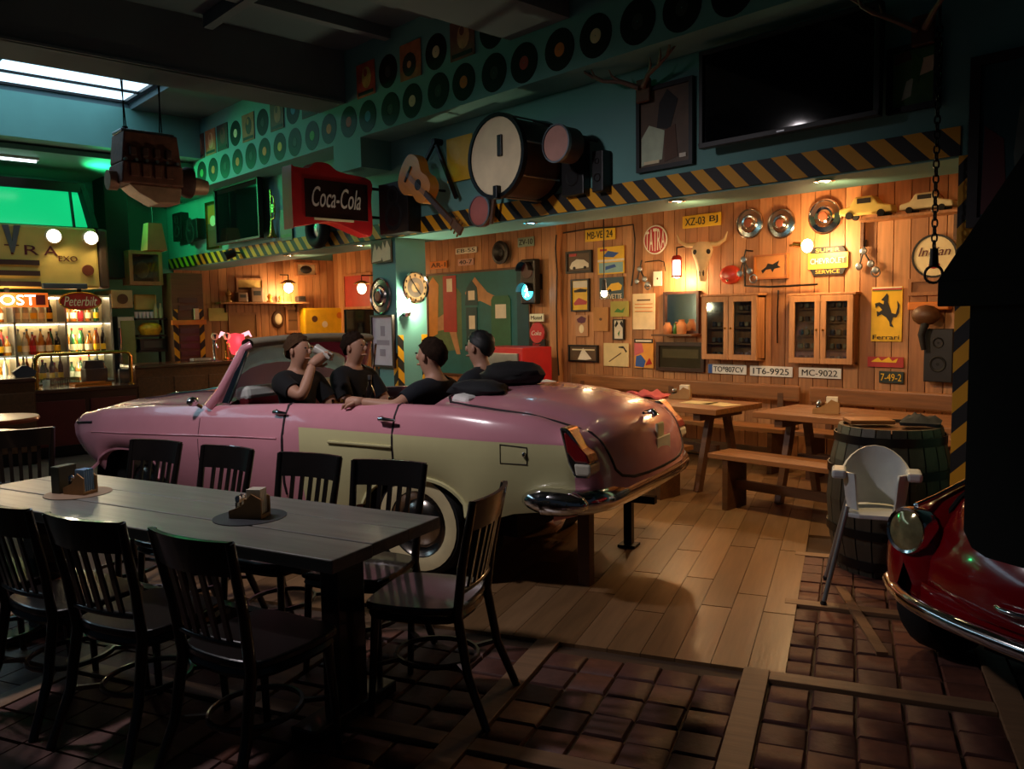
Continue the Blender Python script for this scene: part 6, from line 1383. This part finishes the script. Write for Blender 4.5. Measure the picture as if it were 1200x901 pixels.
# bonnet
rows = []
for x, z, w_ in ((.14, .38, .46), (.17, .46, .48), (.155, .55, .49), (.09, .67, .49), (-.03, .78, .49), (-.2, .87, .49), (-.5, .96, .5), (-.95, 1.02, .56)):
    rows.append([Vector((x-.13*(u*u), w_*u, z-.05*u*u)) for u in [-1+.2*i for i in range(11)]])
MB().grid(rows).build('bonnet', redpaint, rc, smooth=60).modifiers.new('solid', 'SOLIDIFY').thickness = -.012
for s_ in (1, -1):
    rows = []
    for x, zt_, rw in ((.06, .60, .10), (.02, .68, .15), (-.1, .735, .19), (-.3, .79, .20), (-.6, .86, .19), (-.95, .93, .17)):
        rows.append([Vector((x, s_*(.57+rw*math.cos(a)), max(.34, zt_-.28*rw/.2+(.28*rw/.2)*math.sin(a)) if math.sin(a) >= 0 else max(.30, zt_-.28*rw/.2+.32*math.sin(a)))) for a in [PI*1.25-PI*1.5*i/14 for i in range(15)]])
    mb = MB().grid(rows); mb.add(rows[0]+[Vector((.085, s_*.57, .48))], [(i, i+1, 15) for i in range(14)]); mb.build('fender', redpaint, rc, smooth=60)
    hl = MB().lathe([(.105, -.06), (.105, .0), (.098, .02), (.086, .016)], 26, Matrix.Translation((.06, s_*.57, .615)) @ Matrix.Rotation(PI/2-.15, 4, 'Y')).build('headlight_ring', chrome, rc, smooth=40)
    MB().lathe([(0, .035), (.05, .028), (.088, .012)], 22, Matrix.Translation((.06, s_*.57, .615)) @ Matrix.Rotation(PI/2-.15, 4, 'Y')).build('headlight_lens', mat('lamp_lens', '#a89c70', .08, .5, var=.3, scale=30), hl, smooth=60)
    MB().tube([(.03, s_*.56, .725), (-.1, s_*.565, .75), (-.4, s_*.57, .83), (-.95, s_*.58, .945)], .012, 7).build('fender_moulding', chrome, rc, smooth=60)
    MB().tube([(.0, s_*.47, .36), (.03, s_*.485, .46), (-.03, s_*.495, .64), (-.16, s_*.495, .75), (-.35, s_*.5, .84), (-.95, s_*.56, .985)], .013, 6).build('panel_gap', matte_black, rc)
    wl_ = MB().lathe([(.17, .08), (.26, .08), (.28, .05), (.28, -.05), (.26, -.08), (.17, -.08)], 24, Matrix.Translation((-.28, s_*.62, .28)) @ Matrix.Rotation(-s_*PI/2, 4, 'X')).build('tyre', rubber, rc, smooth=45); MB().lathe([(.18, .06), (.1, .08), (0, .085)], 20, Matrix.Translation((-.28, s_*.62, .28)) @ Matrix.Rotation(-s_*PI/2, 4, 'X')).build('hubcap', chrome, wl_, smooth=45)
    MB().ball((-.02, s_*.5, .44), (.03, .05, .03), 10).build('indicator', ink, rc)
    MB().tube([(-.88, s_*.56, .96), (-.9, s_*.6, 1.05)], .012, 6).build('mirror_stem', chrome, rc); MB().ball((-.9, s_*.61, 1.09), (.03, .06, .05), 12).build('mirror', chrome, rc, smooth=60)
    MB().beam((-.92, s_*.56, .98), (-.99, s_*.5, 1.32), .05, .06).build('windscreen_pillar', redpaint, rc)
MB().add([(-.92, -.54, 1.0), (-.92, .54, 1.0), (-.99, .48, 1.32), (-.99, -.48, 1.32)], [(0, 1, 2, 3)]).build('windscreen', smoke, rc); MB().beam((-.99, -.52, 1.33), (-.99, .52, 1.33), .06, .05).build('roof_edge', redpaint, rc)
MB().grid([[Vector((.13-.2*abs(y/.72)**3, y, z)) for z in (.28, .34, .41)] for y in [-.7+.1*i for i in range(15)]]).build('front_apron', redpaint, rc, smooth=60)
MB().tube([(.2-.24*abs(y/.75)**3, y, .335) for y in [-.75+.1*i for i in range(16)]], .035, 10).build('bumper', chrome, rc, smooth=60)
MB().tube([(.19, -.06, .46), (.205, -.03, .46), (.205, .03, .46), (.19, .06, .46)], .011, 8).build('bonnet_handle', chrome, rc, smooth=60)
B((-.6, 0, .38), (.7, .86, .6)).build('inner_structure', matte_black, rc)
# black hood: lip, tapered canopy, flue, hanging panel
hp = CAM + _r0*1.79 + _f0*2.9; hz0 = 1.57+(361-358)*2.9/960; lip = .085
hd_ = thing('extractor_hood', 'black metal extractor hood with hanging panel above the red car', 'hood', (hp.x, hp.y, hz0), math.atan2(left.y, left.x))
# local x = along the car front, local -y roughly toward the hall
wX, wY = 1.3, .8
def hq(x, y, z): return (x, y, z)
MB().box((wX/2, .0, lip/2), (wX, wY, lip)).build('lip', matte_black, hd_, bevel=.004)
b0 = [(0, -wY/2, lip), (wX, -wY/2, lip), (wX, wY/2, lip), (0, wY/2, lip)]; b1 = [(wX*.36, -.16, .95), (wX*.64, -.16, .95), (wX*.64, .16, .95), (wX*.36, .16, .95)]
MB().add(b0+b1, [(0, 1, 5, 4), (1, 2, 6, 5), (2, 3, 7, 6), (3, 0, 4, 7), (4, 5, 6, 7)]).build('canopy', matte_black, hd_)
B((wX/2, 0, .95+(4.16-hz0-.95)/2), (wX*.28, .32, 4.16-hz0-.95)).build('flue', matte_black, hd_)
pn = MB().prism(outline([(.0, .0), (1.0, .0), (1.0, -.4), (1.0, -.76), (.96, -.80), (.5, -.81), (.06, -.80), (0, -.74), (0, -.4)], 60) if False else [(0, .02), (1.0, .02), (1.0, -.74), (.97, -.79), (.92, -.81), (.08, -.81), (.03, -.79), (0, -.74)], -.03, .03)
pn.build('hanging_panel', matte_black, hd_, (.10, -wY/2+.06, 0))
